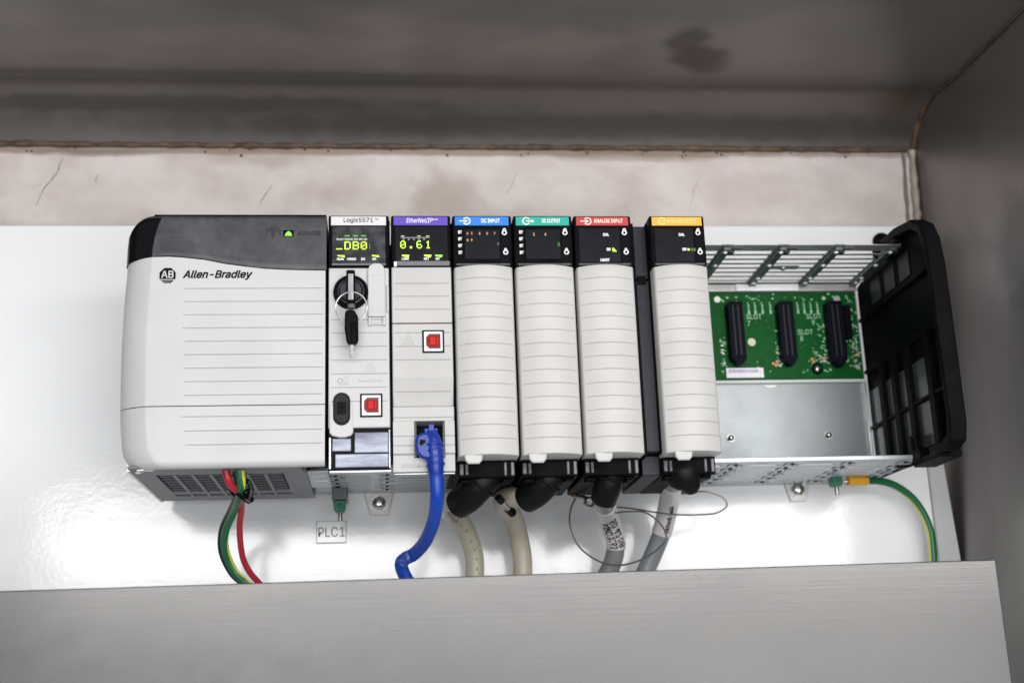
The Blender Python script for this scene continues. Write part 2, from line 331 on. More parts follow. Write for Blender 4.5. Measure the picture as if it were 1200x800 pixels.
TXT = {}
try:                           # Blender's own interface font, else its built-in one
    import os
    FONT = bpy.data.fonts.load(os.path.join(bpy.utils.system_resource('DATAFILES'), 'fonts', 'Inter.woff2'))
except Exception:
    FONT = None
def text_mesh(s, shear=0.0, bold=0.0, spacing=1.0):
    key = (s, shear, bold, spacing)
    if key in TXT: return TXT[key]
    c = bpy.data.curves.new('text', 'FONT'); c.body = s; c.size = 1; c.shear = shear
    if FONT: c.font = FONT
    c.offset = 0 if FONT else bold; c.extrude = 0.0; c.space_character = spacing
    c.resolution_u = 3; c.fill_mode = 'FRONT'
    o = bpy.data.objects.new('text', c); me = o.to_mesh()
    vs = [tuple(v.co) for v in me.vertices]; fs = [tuple(p.vertices) for p in me.polygons]
    o.to_mesh_clear(); bpy.data.objects.remove(o); bpy.data.curves.remove(c)
    if FONT and bold:          # thicken the strokes with shifted copies, each a hair behind the other
        n0 = len(vs); b_ = bold * .75; V, F = [], []
        for k, (dx, dy) in enumerate(((-b_, -b_), (b_, b_), (-b_, b_), (b_, -b_))):
            V += [(v[0] + dx, v[1] + dy, k) for v in vs]; F += [tuple(i + k * n0 for i in f) for f in fs]
        vs, fs = V, F
    xs = [v[0] for v in vs]; ys = [v[1] for v in vs]
    TXT[key] = ([((v[0] - min(xs)) / (max(xs) - min(xs)), (v[1] - min(ys)) / (max(ys) - min(ys)), v[2] if bold else 0) for v in vs], fs)
    return TXT[key]
def lettering(s, m, parent, x0, x1, z0, z1, y, name='lettering', mapf=None, **k):
    vs, fs = text_mesh(s, **k)
    f = mapf or (lambda u, v: (x0 + u * (x1 - x0), y, z0 + v * (z1 - z0)))
    vv = []
    for u, v, k_ in vs:
        p = f(u, v); vv.append((p[0], p[1] - .012 * k_, p[2]))
    t = MB().add(vv, fs)
    return obj(name, t, m, parent)

GLY = {'D': "11110,10001,10001,10001,10001,10001,11110", 'B': "11110,10001,10001,11110,10001,10001,11110", '8': "01110,10001,10001,01110,10001,10001,01110",
       '0': "01110,10001,10011,10101,11001,10001,01110", '6': "01110,10000,10000,11110,10001,10001,01110", '1': "00100,01100,00100,00100,00100,00100,01110",
       '_': "00000,00000,00000,00000,00000,00000,11111", '.': "00000,00000,00000,00000,00000,01100,01100"}
def matrix_char(ch, x, z, w, h, y, parent, m, name='display_character'):
    mb = MB(); dw, dh = w / 5, h / 7
    for r, row in enumerate(GLY[ch].split(',')):
        for c, b in enumerate(row):
            if b == '1': mb.box(x + c * dw + .02, x + (c + 1) * dw - .02, y, y + .1, z + (6 - r) * dh + .02, z + (7 - r) * dh - .02)
    return obj(name, mb, m, parent)

# ------------------------------------------------------------ enclosure
# stepped steel overhead
prof = [(24, 256), (19, 263), (12, 270), (5, 275), (-4, 279), (-15, 281.6), (-22, 283), (-30, 281.2), (-60, 277.5), (-160, 273), (-224, 270)]
mb = MB()
poly = prof + [(y, z + 14) for y, z in reversed(prof)]
mb.prism(poly, 0, -420, 428, smooth=True)
overhead = struct('enclosure_roof', mb, ceil_m, sharp=25)
wallb = struct('back_wall', MB().box(-420, 446, 24, 30, -215, 275), wall_m)
# side sheets
sidep = [(24, -200), (24, 256), (19, 263), (12, 270), (5, 275), (-4, 279), (-15, 281.6), (-22, 283), (-30, 281.2), (-60, 277.5), (-160, 273), (-224, 270), (-224, -200)]
mb = MB().prism([(a, b + .5) for a, b in sidep], 0, 428.5, 436)
mb.v = [(x - max(0, 256 - z) * 0.036, y, z) for x, y, z in mb.v]      # the sheet leans in towards the bottom
struct('side_wall', mb, side_m)
struct('side_wall', MB().prism([(a, b + .5) for a, b in sidep], 0, -428, -420.5), side_m)
# welds / sealant in the corners
def wobble_tube(p0, p1, r, n, amp):
    p0, p1 = Vector(p0), Vector(p1)
    return [p0.lerp(p1, i / n) + Vector((random.uniform(-amp, amp), random.uniform(-amp, amp), random.uniform(-amp, amp))) for i in range(n + 1)], [r * random.uniform(.7, 1.3) for i in range(n + 1)]
pts, rs = wobble_tube((-418, 21.5, 257.5), (426, 21.5, 257.5), 1.9, 150, .35)
obj('seam_dirt', MB().tube(pts, rs, 8, sub=2), rust_m, wallb)
pts, rs = wobble_tube((425.5, 21, 256), (420.6, 21, 120), 2.5, 30, .22)
obj('sealant_bead', MB().tube(pts, rs, 10, sub=3), caulk_m, wallb)
pts, rs = wobble_tube((419.5, 23, 255), (413.5, 23, 120), 1.3, 30, .3)
obj('sealant_edge', MB().tube(pts, rs, 8, sub=3), mat('brown_grime', (0.20, 0.16, 0.12), .6), wallb)
pp = [(427, y, z - .5) for y, z in prof]
obj('seam_dirt', MB().tube(pp, [2.4, 2.4, 2.2, 2, 1.6, 1.4, 1.1, .9, .8, .7, .7], 8, sub=5), rust_m, overhead)

def crack(pts, w):
    mb = MB(); P_ = []
    for (x0, z0), (x1, z1) in zip(pts, pts[1:]):
        for k in range(6): P_.append((x0 + (x1 - x0) * k / 6 + random.uniform(-.35, .35), z0 + (z1 - z0) * k / 6 + random.uniform(-.35, .35)))
    P_.append(pts[-1]); n = len(P_)
    vs = []
    for i, (x, z) in enumerate(P_):
        ww = w * (1 - abs(2 * i / (n - 1) - .8) * .55) * random.uniform(.5, 1.1); vs += [(x - ww, 23.9, z + ww * .3), (x + ww, 23.9, z - ww * .3)]
    mb.add(vs, [(2 * i, 2 * i + 1, 2 * i + 3, 2 * i + 2) for i in range(n - 1)])
    obj('hairline_crack', mb, mat('crack_grime', (0.22, 0.18, 0.15), .8), wallb)
crack([(-191, 248), (-195, 236), (-203, 224), (-207, 212)], .5)
crack([(-204, 228), (-212, 226), (-219, 229)], .25)
crack([(-55, 214), (-50, 222), (-46, 229)], .4)
crack([(-166, 236), (-168, 231), (-165, 228)], .35)
crack([(120, 222), (126, 232), (128, 240)], .22)
crack([(255, 214), (258, 226), (263, 236)], .22)
for _ in range(26):
    x = random.uniform(-220, 415); z = 256 - abs(random.gauss(0, 3.0)); q = random.uniform(.5, 1.3)
    obj('rust_fleck', MB().dome((x, 24, z), q, .4, (0, -1, 0), 8, 3), rust_m, wallb)

# white mounting panel with a bent right flange
mb = MB()
Zt, Zb = 188.6, -200
mb.prism([(-380, Zb), (398, Zb), (398, Zt), (-380, Zt)], 1, 0, 3)
panel = struct('mounting_panel', mb, paint, bevel=.5)
mb = MB()
mb.add([(398.4, 0.1, Zb), (398.4, 0.1, Zt), (402, 3, Zt), (424, 5, Zb), (398.4, 3.1, Zb), (398.4, 3.1, Zt), (402, 6, Zt), (424, 8, Zb)],
       [(0, 1, 2, 3), (7, 6, 5, 4), (1, 5, 6, 2), (2, 6, 7, 3), (3, 7, 4, 0), (0, 4, 5, 1)])
obj('side_flange', mb, mat('flange_shaded_white', (0.60, 0.605, 0.61), .3, bump=.1, bscale=300), panel)  # greyer copy of the panel white, shade of the bend put into the colour

# front lip of the enclosure
mb = MB().box(-600, 329.2, -222, -220, -230, -69.7).box(-600, 329.2, -220, -203, -71.3, -69.8)
mb.v = [(x, y, z + (x - 329.2) * 0.005) for x, y, z in mb.v]           # its edge falls slightly to the left
lip = struct('enclosure_lip', mb, lip_m, bevel=.5)

# ------------------------------------------------------------ the rack
rack = thing('module_rack', 'open steel card rack on the white panel, green board showing in its empty right end', 'card rack', (170, 0, 4))
mb = MB(); mb.prism([(-112, 6), (353, 6), (353, 138), (-112, 138)], 1, -21, -19.5)
backplate = obj('back_plate', mb, mat('zinc_plate', (.35, .365, .368), .36, .8, col2=(.27, .29, .297), nscale=18, contrast=(.3, .7), rough2=.5), rack)
box('stiffener_ridge', 222, 352, -24.5, -21.2, 68.6, 70.6, mat('pale_rail_paint', (.62, .63, .62), .4), backplate, .3)
# sides of rack body behind modules
# perforated top rail (solid bars with open slots between them)
TZ = 137.0
def rail(name, x0, x1, ya, yb, z, th, bars, m, extra=()):
    mb = MB()
    for y0, y1 in bars: mb.box(x0, x1, y0, y1, z, z + th)
    for xa, xb in extra: mb.box(xa, xb, ya, yb, z + .15, z + th + .15)
    return obj(name, mb, m, rack)
nb = 8; ys = [-92 + i * 8.6 for i in range(nb)]
barm = mat('slotted_rail_steel', (.38, .385, .38), .35, .5, col2=(.50, .50, .49), nscale=60)
top_bars = [(-103, -92)] + [(y + 5.8, y + 8.6) for y in ys[:-1]] + [(ys[-1] + 3, -1)]
bays = [228 + 35 * i for i in range(0, 5)]
rail('top_rail', -106, 353, -103, -1, TZ, .45, top_bars, barm, [(b - 3.5, b + 3.5) for b in [-4, 31, 66, 101, 136, 171, 206, 241 + 2, 278, 314, 350]])
gx = [243, 278.5, 314, 349]
for b in gx:
    g = box('card_guide', b - 2.2, b + 2.2, -101, -27, TZ - 2.6, TZ - .3, guide_m, rack, .3)
    for y, dx in ((-97, -.6), (-72, -.6), (-46, -.6), (-36, -.6), (-40, 1.6)):
        obj('guide_stud', MB().dome((b + dx, y, TZ - 2.6), 1.5, 1.0, (0, 0, -1), 10, 3), white_i, g)
    mb = MB(); mb.box(b + 4, b + 10, -99.5, -97.6, TZ - .9, TZ - .2); mb.box(b + 3, b + 6, -95, -89, TZ - 1.8, TZ - .2)
    obj('guide_clip', mb, darkst, rack)
mb = MB(); mb.dome((290, -62, TZ - 1), 2.2, 1.6, (0, 0, -1)); mb.box(282, 300, -66, -59, TZ - .9, TZ - .3)
obj('earthing_clip', mb, galv, rack)
# pale ledge between rail and board
box('rear_ledge', 222, 352, -27, -21.3, 131.5, 136.5, mat('ledge_steel', (.42, .43, .41), .4, .5, col2=(.55, .56, .53), nscale=90), rack, .4)
box('paper_label', 268, 311, -28, -27.1, 131.6, 136.2, tagm, rack)
# bottom rail
BZ = 4.0
bot_bars = [(-90, -80)] + [(-90 + 15 + i * 10, -90 + 21.5 + i * 10) for i in range(7)] + [(-9, -1)]
rail('bottom_rail', -12, 353, -90, -1, BZ, 1.0, bot_bars, galv, [(b - 8, b + 8) for b in [-4, 31, 66, 101, 136, 171, 206, 243, 278, 314, 346]])
box('front_edge_trim', -12, 353, -91.4, -90.1, BZ - .2, BZ + 2.6, galv, rack, .3)
for b in (3, 33.5, 66, 101, 136, 171, 206, 243, 278, 314, 349):
    mb = MB()
    for i in range(5): mb.box(b - 5.2, b - 2.4, -84 + i * 16, -77 + i * 16, BZ - .7, BZ - .2); mb.box(b + .8, b + 4.5, -80 + i * 16, -76 + i * 16, BZ - .8, BZ - .2)
    obj('guide_latch', mb, mat('latch_grey', (.33, .34, .35), .35, .4), rack)
    mb = MB()
    for i in range(6): mb.box(b - 1.8, b + .2, -84 + i * 13.2, -80.6 + i * 13.2, BZ - .5, BZ - .1)
    obj('guide_slots', mb, ink, rack)
# circuit board
board = box('circuit_board', 218, 351, -24.6, -22.6, 71, 131, pcb, rack, .2)
for (cx, w, z0, z1) in ((264.9, 10.5, 84, 123.2), (299.4, 10.5, 83.5, 123.2), (333.2, 11.5, 82.5, 123.2)):
    p = [(cx - w / 2, z0), (cx - 1, z0 - 4.4), (cx + 2, z0 - 4.4), (cx + w / 2, z0), (cx + w / 2, z1), (cx - w / 2 + 1.5, z1), (cx - w / 2, z1 - 2)]
    c = obj('board_connector', MB().prism(p, 1, -32, -24.7), conn_m, board, bevel=.4)
    mb = MB()
    mb.box(cx - 2.2, cx - 1.2, -32.1, -32.02, z0 + 2, z1 - 3); mb.box(cx + 1.2, cx + 2.2, -32.1, -32.02, z0 + 2, z1 - 3)
    obj('contact_rows', mb, mat('contact_groove', (.004, .004, .006), .6), c)
box('board_connector', 341.0, 345.2, -29, -24.7, 97.5, 121, black, board, .3, label='thin black connector beside the last slot')
for t, x, z in (('SLOT', 274.0, 112.6), ('SLOT', 315.5, 112.6), ('SLOT', 308.5, 101.6)): lettering(t, silk, board, x, x + 10.5, z, z + 3.6, -24.75, bold=.01)
for t, x, z in (('7', 274.4, 107.9), ('9', 319, 108.2), ('8', 309.8, 97.2)): lettering(t, silk, board, x, x + 2, z, z + 3.6, -24.75, bold=.01)
mb = MB()
for x0 in (275.5, 280, 285, 290.5, 309.5, 314, 318.6, 323.2):
    for k in range(4): mb.box(x0, x0 + 1.3 - .5 * (k == 3), -24.9, -24.72, 118.2 + k * 1.7 - (2 if k == 0 else 0), 119.2 + k * 1.7)
for (xa, xb, za, zb, n) in ((254, 258, 75, 100, 26), (292, 298, 80, 108, 26), (317, 322, 80, 92, 14), (322, 328, 78, 110, 26), (344, 350, 76, 128, 60), (339, 346, 82, 97, 22), (262, 350, 75, 84, 24), (256, 350, 124, 130, 24)):
    for k in range(n):
        x = random.uniform(xa, xb); z = random.uniform(za, zb); w, h = random.uniform(.5, 1.7), random.uniform(.4, 1.3)
        mb.box(x, x + w, -24.95, -24.7, z, z + h)
obj('board_printing', mb, silk, board, kind='stuff')
mb = MB()
for (cx, z0) in ((264.9, 84), (299.4, 83.5), (333.2, 82.5)):
    for sx_ in (-7.2, 7.0):
        for k in range(17): mb.box(cx + sx_, cx + sx_ + .6, -24.8, -24.7, z0 + 2 + k * 2.2, z0 + 2.6 + k * 2.2)
for k in range(90):
    x = random.uniform(254, 350); z = random.uniform(72, 130); mb.box(x, x + .5, -24.8, -24.7, z, z + .5)
obj('solder_dots', mb, mat('dull_solder_green', (.10, .25, .10), .4), board, kind='stuff')
mb = MB()
for (xa, xb, za, zb, n) in ((290, 296, 78, 90, 9), (344, 349, 80, 126, 16), (318, 328, 80, 88, 9), (254, 258, 80, 96, 5)):
    for k in range(n):
        x = random.uniform(xa, xb); z = random.uniform(za, zb); mb.box(x, x + 1.3, -25.8, -24.7, z, z + .9)
obj('chip_components', mb, solder, board, kind='stuff')
mb = MB()
for x, z in ((288.5, 80.5), (290.3, 79.3), (316.2, 81.8), (315.2, 83.4), (291, 81.6), (324, 84), (347, 86)): mb.box(x, x + 1.8, -26, -24.72, z, z + 1.7)
obj('chip_components', mb, copper, board, kind='stuff')
for (x, z, r) in ((338, 126.3, 2.3), (328.8, 127, 1.3), (255, 126.5, 2.2), (347.5, 78.6, 1.4)): obj('solder_pad', MB().cyl((x, -24.6, z), (x, -25.1, z), r), solder, board)
s_ = obj('board_screw', MB().cyl((319.3, -24.6, 77.6), (319.3, -25.6, 77.6), 3.9, n=24), gloss_b, board); obj('screw_head', MB().dome((319.3, -25.6, 77.6), 2.5, 1.6).box(317.3, 321.3, -27.4, -26.9, 77.3, 77.9), chrome, s_)
obj('round_sticker', MB().cyl((276.2, -24.6, 96.6), (276.2, -24.9, 96.6), 2.7, n=24), mat('cream_dot', (.62, .62, .42), .5), board)
st = box('barcode_label', 257.2, 282.5, -24.9, -24.65, 72.2, 78.8, mat('barcode_paper', (.78, .74, .80), .4), board)
mb = MB(); x = 259
while x < 279: w = random.uniform(.25, .7); mb.box(x, x + w, -24.99, -24.92, 75.6, 77.8); x += w + random.uniform(.25, .6)
obj('barcode', mb, mat('violet_ink', (.25, .22, .40), .5), st)
for x, z in ((257.4, 32.3), (323.6, 33.2)):
    n_ = obj('press_stud', MB().cyl((x, -21, z), (x, -21.8, z), 2.9, n=24), galv, rack); obj('stud_head', MB().dome((x + .3, -21.8, z + .2), 2.0, 1.5), chrome, n_)
    obj('stud_hole', MB().cyl((x - .9, -22.0, z - .5), (x - .9, -23.0, z - .5), 1.3, n=14), ink, n_)
obj('plate_notch', MB().prism([(283, 67.6), (292, 67.6), (290, 66.2), (285, 66.2)], 1, -21.6, -21.1), tagm, rack)
# galvanised right return of the back plate (bright corner edge)
box('corner_edge', 350.6, 352.6, -24, -21.2, 6, 70, mat('bright_edge_steel', (.72, .75, .76), .25, .7), rack, .3)
# mounting tabs with screws
for x, z, b in ((27.5, -2.8, 9.5), (305.6, .6, 8.5)):
    t = obj('mounting_tab', MB().prism([(x - b, 4.2), (x + b, 4.2), (x + b * .62, z - 8), (x - b * .62, z - 8)], 1, -2.2, -.3), mat('tab_zinc', (.62, .61, .58), .3, .3), rack, bevel=.5)
    sc = obj('mounting_screw', MB().cyl((x, -2.2, z), (x, -3.2, z), 5.1, n=24).dome((x, -3.2, z), 4.4, 2.4, n=20), chrome, t)
    a = .5; mb = MB()
    for r_ in (0.6, 0.6 + math.pi / 2):
        d = Vector((math.cos(r_), 0, math.sin(r_))) * 2.9; e = Vector((-math.sin(r_), 0, math.cos(r_))) * .65; c0 = Vector((x, -5.75, z)); c1 = Vector((x, -3.4, z))
        q = [c0 + d + e, c0 + d - e, c0 - d - e, c0 - d + e, c1 + d + e, c1 + d - e, c1 - d - e, c1 - d + e]
        mb.add(q, [(0, 1, 2, 3), (7, 6, 5, 4), (0, 4, 5, 1), (1, 5, 6, 2), (2, 6, 7, 3), (3, 7, 4, 0)])
    # cross recess follows the dome: dark cross sitting in it
    mb2 = MB(); mb2.v = [(v[0], min(v[1], -3.4) if v[1] < -5 else v[1], v[2]) for v in mb.v]; mb2.f = mb.f; mb2.sm = mb.sm
    mb2.v = [(v[0], (-5.72 if abs(v[0] - x) + abs(v[2] - z) < 2.2 else -4.95) if v[1] < -3.35 else -3.3, v[2]) for v in mb2.v]
    obj('cross_recess', mb2, ink, sc)
tb = obj('mounting_screw', MB().cyl((384.5, -.2, 176.4), (384.5, -2.4, 176.4), 6.4, n=24), black, rack, label='black screw head on the panel above the end cap')
# green earth lugs under the bottom rail
for x, z in ((3.2, -8.5), (323.5, 1.5)):
    g = obj('earth_lug', MB().prism([(x - 3.8, z + 4), (x + 3.8, z + 4), (x + 3.6, z - 1), (x + 2.6, z - 3.4), (x - 2.6, z - 3.4), (x - 3.6, z - 1)], 1, -30, -22), green_l, rack, bevel=.6)
    obj('lug_pin', MB().cyl((x + .3, -26, z - 3), (x + .3, -26, z - 8.6), 1.35, n=12), mat('pin_steel', (.35, .34, .33), .25, .9), g)
    obj('lug_screw', MB().dome((x + .3, -30, z + .6), 1.5, .7), green_l, g)
box('lug_bracket', -1.5, 8, -31, -12, -4.3, 3.4, mat('bracket_dark', (.10, .11, .11), .4, .5), rack, .4)
box('lug_bracket', 319.6, 327.5, -29, -12, 5.6 - 1.2, 5.2 + 1.0, galv, rack, .2)

# ---- black end cap
ec = obj('end_cap', MB().prism([(-19, 4), (-19, 136), (-60, 145), (-80, 147.5), (-104, 147), (-130, 143), (-140, 137), (-146, 126), (-148, 110), (-148, 14), (-145, 4), (-136, 1.5), (-100, 1.5), (-60, 3.2)], 0, 355.2, 357.2), black, rack, bevel=.5)
# rounded rim around the front of the cap
rim = [(-78, 147.5), (-104, 147.6), (-130, 143.5), (-141, 137), (-147, 126), (-149.5, 108), (-150, 60), (-150, 14), (-146.5, 4), (-137, .8), (-118, .8)]
def rim_poly(a, b, lip_):
    outer = a; n = len(a)
    inner = []
    cx, cz = -95, 70
    for (y, z) in a:
        v = Vector((cx - y, cz - z)); v.normalize(); inner.append((y + v.x * lip_, z + v.y * lip_))
    return outer + inner[::-1]
obj('cap_rim', MB().prism(rim_poly(rim, 0, 6), 0, 348.6, 358.8), black, ec, bevel=1.3, seg=3)
panel_dull = mat('cap_satin_panel', (.016, .018, .022), .34, spec=.6, col2=(.024, .027, .032), nscale=40)
for y0, y1 in ((-45, -22), (-66, -51), (-88, -72.5), (-118, -95)):
    obj('recessed_panel', MB().box(354.7, 355.15, y0, y1, 9, 62), mat('cap_reflection_grey', (.045, .050, .055), .3, .15, col2=(.085, .094, .10), nscale=40, spec=.8), ec)  # cells paler than the black cap: a reflection put into their colour
for y in (-48.5, -69.5, -91.5, -122.5):
    obj('vertical_rib', MB().box(351.8, 355.1, y - 3.4, y + 3.4, 7, 76), black, ec, bevel=.4)
obj('cross_rib', MB().box(352.4, 355.1, -146, -22, 36, 38.2), black, ec, bevel=.4)
obj('cross_rib', MB().box(352.6, 355.1, -146, -22, 74, 76.5), black, ec, bevel=.4)
obj('cross_rib', MB().box(352.6, 355.1, -146, -22, 110, 112.5), black, ec, bevel=.4)
for y in (-52, -76, -100): obj('recessed_panel', MB().box(354.6, 355.15, y - 8, y + 8, 116, 132), mat('cap_grey_panel', (.009, .009, .011), .35, spec=.3), ec)
obj('cap_latch', MB().box(349.5, 355, -102, -90, 2, 9).box(349, 351, -100, -97, 9, 17).box(349, 351, -93.6, -91, 9, 17).box(349, 351, -100, -91, 15.8, 18), black, ec, bevel=.4)
obj('cap_latch', MB().box(350.5, 355, -70, -62, 3, 11), black, ec, bevel=.4)
obj('top_lug', MB().box(346, 356, -82, -74, 137, 147).box(349, 356, -104, -84, 138, 146.5), black, ec, bevel=.8)
obj('bottom_foot', MB().box(350, 364, -128, -90, -1.2, 3), black, ec, bevel=.5)
obj('edge_highlight', MB().box(355.6, 356.8, -118, -110, 144.6, 146.4), mat('highlight_grey', (.25, .25, .25), .4), ec)  # small pale bar painted in as a highlight on the cap's top edge

# ------------------------------------------------------------ power supply
psu = thing('power_supply', 'wide light grey power supply with charcoal top band at the left end of the rack', 'power supply', (-55, -80, -2))
def smooth(t): t = max(0., min(1., t)); return t * t * (3 - 2 * t)
def xl(z):                     # left outline of the cover
    if z > 30: t = (z - 30) / 84.; return -111.8 - 1.1 * math.sin(t * math.pi) + .4 * t
    t = (30 - z) / 33.
    if z > 12: return -111.8 + 1.6 * ((30 - z) / 18.) ** 1.5
    return -110.2 + 12.5 * (1 - math.sqrt(max(0, 1 - ((12 - z) / 15.2) ** 2)))
def roll(d, R, depth):         # edge rounding: how far back at distance d from the edge
    if d >= R: return 0.
    t = 1 - d / R; return depth * (1 - math.sqrt(max(0, 1 - t * t)))
def side_roll(d):              # crisp crease, then a rounded flank
    if d >= 15.5: return 0.
    t = 1 - max(d, 0) / 15.5; return 5.0 * t + 8.0 * (1 - math.sqrt(max(0, 1 - t ** 2.4)))
def band_z(x):                 # lower edge of the charcoal band
    px = [(-114, 113.3), (-111, 113.8), (-100, 115.0), (-85, 115.3), (-70, 113.8), (-52, 110.3), (-36, 108.2), (-18, 107.2), (1, 107.0)]
    for (a, za), (b, zb) in zip(px, px[1:]):
        if x <= b: t = smooth((x - a) / (b - a)) * .35 + .65 * max(0, (x - a) / (b - a)); return za + (zb - za) * t
    return 107.
gro = [96.6 - 7.55 * i for i in range(9)]
gro_low = [24.4, 16.6, 9.0]
def rows(z0, z1, gs, g=.32, extra=()):
    zz = {z0, z1}
    for q in gs: zz |= {q - g, q, q + g}
    for q in extra: zz.add(q)
    n = int((z1 - z0) / 4)
    for i in range(1, n):
        q = z0 + (z1 - z0) * i / n
        if all(abs(q - w) > .9 for w in zz): zz.add(q)
    return sorted(zz)
def psu_F(gs, zlo_round):
    def F(u, z):
        x0 = xl(z); x = x0 + u * (-.9 - x0)
        y = -145 + side_roll(x - x0)
        if zlo_round: y += roll(z + 3.2, 4.0, 4.5)
        starts = {96.6: -77}
        for i, q in enumerate(gs):
            gx0 = -77.5 + (2.2 * i if zlo_round else 0.15 * i)
            if abs(z - q) < .05 and gx0 < x < -2.6: y += .6
        return (x, y, z)
    return F
us = [0, .01, .025, .045, .07, .1, .125, .1375, .1405, .145, .17, .22, .285, .2955, .2965, .305, .307, .32, .325, .34, .345, .4, .5, .6, .7, .8, .9, .975, .984, .99, 1]
mb = MB()
zz = rows(30.6, 107.0, gro)
def F_up(u, t):                # t 0..1 rows mapped; last row follows the wavy band edge
    z = t if t <= 103 else None
    return None
Fb = psu_F(gro, False)
def F_top(u, v):
    if v < 104: return Fb(u, v)
    x0 = xl(113); x = x0 + u * (-.9 - x0); k = (v - 104) / 3.
    z = 104 + (band_z(x) - .15 - 104) * k
    return (xl(z) + u * (-.9 - xl(z)), -145 + side_roll(x - x0), z)
zz = [z for z in zz if z < 103.9] + [104, 105.5, 107]
cover = obj('front_cover', mb.sheet(F_top, us, zz, -70), shell, psu, sharp=28)
obj('lower_door', MB().sheet(psu_F(gro_low, True), us, rows(-3.0, 30.0, gro_low, extra=(-2.4, -1.6, -.6, .8)), -139.5), shell, psu, sharp=28)
box('cover_split', -101, -1.5, -142.6, -100, 29.9, 30.7, mat('split_grey', (.2, .2, .2), .6), psu)
# charcoal band
def band_top(x):
    d = x + 112.0
    if d < 15: t = 1 - max(d, 0) / 15.; return 139.9 - 15 * (1 - math.sqrt(max(0, 1 - t ** 2.1))) - 0
    return 139.9
def F_band(u, v):
    x = -112.0 + u * 111.6
    zlo = band_z(x) + .25; zhi = max(band_top(x), zlo + .3)
    z = zlo + v * (zhi - zlo)
    xx = x + (.9 * (z - 113) / 20 if u < .02 else 0)
    y = -145.6 + roll(x + 112, 25, 15) + roll(zhi - z, 2.2, 2.4)
    y += .35 if v < .015 else 0
    return (xx, y, z)
ub = [0, .006, .015, .03, .05, .075, .1, .125, .15, .18, .21, .24] + [.28 + .03 * i for i in range(24)] + [.985, 1]
vb = [0, .02, .1, .25, .4, .55, .7, .82, .9, .95, .98, 1]
band = obj('top_band', MB().sheet(F_band, ub, vb, -70), band_m, psu, sharp=50)
# left end of the band: shade of its turned-away curve, modelled as a black piece
def F_side(u, v):
    x = -112.4 + u * 16.2 + 5.5 * v * v * u
    zlo = band_z(x) - .05; zhi = max(band_top(x) + .35, zlo + .4)
    z = zlo + v * (zhi - zlo)
    return (x, -145.95 + roll(x + 112.4, 25.4, 15) + roll(zhi - z, 2.6, 2.8), z)
obj('band_end_shade', MB().sheet(F_side, [i / 12 for i in range(13)], [i / 10 for i in range(11)], -100), gloss_b, band, sharp=50)
box('band_shadow_gap', -96, -.6, -144, -60, 139.2, 140.6, black, psu, .3)
lettering('POWER', ink_dim, band, -16.2, -3.6, 127.4, 130.2, -146.0, bold=.02, shear=.1)
lh = box('led_window', -24.4, -18.6, -145.9, -145.4, 126.8, 130.6, black, band, .2)
obj('power_light', MB().prism([(-23.6, 127.2), (-19.4, 127.2), (-20.2, 129.0), (-21.4, 129.9), (-22.6, 129.0)], 1, -146.15, -145.95), led_g, lh)
mb = MB()      # lamp pictogram: rays round a bulb
for k in range(8):
    a = math.pi * (k / 7) - .3; c, s2 = math.cos(a), math.sin(a); cx, cz = -30.0, 129.6
    p0 = Vector((cx + c * 2.6, 0, cz + s2 * 2.4)); p1 = Vector((cx + c * 4.4, 0, cz + s2 * 3.9)); e = Vector((-s2, 0, c)) * .28
    q = [p0 + e, p1 + e, p1 - e, p0 - e]; mb.add([(v.x, -146.0, v.z) for v in q], [(0, 1, 2, 3)])
mb.prism([(-31.6, 130.6), (-30.8, 132.2), (-29.2, 132.2), (-28.4, 130.6), (-29.2, 127.4), (-30, 125.6), (-30.8, 127.4)], 1, -146.05, -145.7)
obj('lamp_symbol', mb, ink_dim, band)
lettering('Allen-Bradley', ink, cover, -78.9, -41.0, 101.4, 107.2 - .1, -145.25, name='maker_lettering', shear=.28, bold=.028)
oc = [(-87.2 + 4.7 * math.cos(math.radians(22.5 + 45 * k)), 104.2 + 4.7 * math.sin(math.radians(22.5 + 45 * k))) for k in range(8)]
badge = obj('round_badge', MB().prism(oc, 1, -145.3, -144.6), ink, cover)
lettering('AB', shell, badge, -90.6, -83.9, 102.7, 106.9, -145.4, bold=.02)
obj('badge_line', MB().box(-91, -83.4, -145.42, -145.35, 101.5, 101.95), shell, badge)
lettering('QUALITY', shell, badge, -89.6, -84.8, 100.2, 101.0, -145.4)
# body and ventilation floor
box('housing', -104.5, -1.2, -131, -21.5, 4.8, 137, black, psu)
mb = MB(); X0, X1 = -105.5, -14; yF, yB = -139, -24; zc = -2.0
ncell = 7; cx0, cx1 = -94.5, -25.0; cw = (cx1 - cx0) / ncell; rib_ = 2.1
r1 = (-116, -57); r2 = (-50, -41)
mb.box(X0, X1, yF, r1[0], zc, zc + 1.2); mb.box(X0, X1, r1[1], r2[0], zc, zc + 1.2); mb.box(X0, X1, r2[1], yB, zc, zc + 1.2)
mb.box(X0, cx0, r1[0], r2[1], zc + .02, zc + 1.18); mb.box(cx1, X1, r1[0], r2[1], zc + .02, zc + 1.18)
for i in range(1, ncell): mb.box(cx0 + i * cw - rib_ / 2, cx0 + i * cw + rib_ / 2, r1[0] - .1, r2[1] + .1, zc - .25, zc + 1.1)
vent = obj('vent_grille', mb, vent_m, psu)
slat = None
for i in range(ncell):
    for k in range(6):
        xa = cx0 + i * cw + rib_ / 2; xb = cx0 + (i + 1) * cw - rib_ / 2; y = r1[0] + 7 + k * 8.7
        if slat is None: slat = box('slat', xa, xb, y - 1.3, y + 1.3, zc + .3, zc + 1.1, mat('slat_grey', (.06, .06, .068), .5), vent); sx, sy = xa, y
        else:
            c = slat.copy(); COL.objects.link(c); c.parent = vent; c.location = Vector((xa - sx, y - sy, 0)) * S
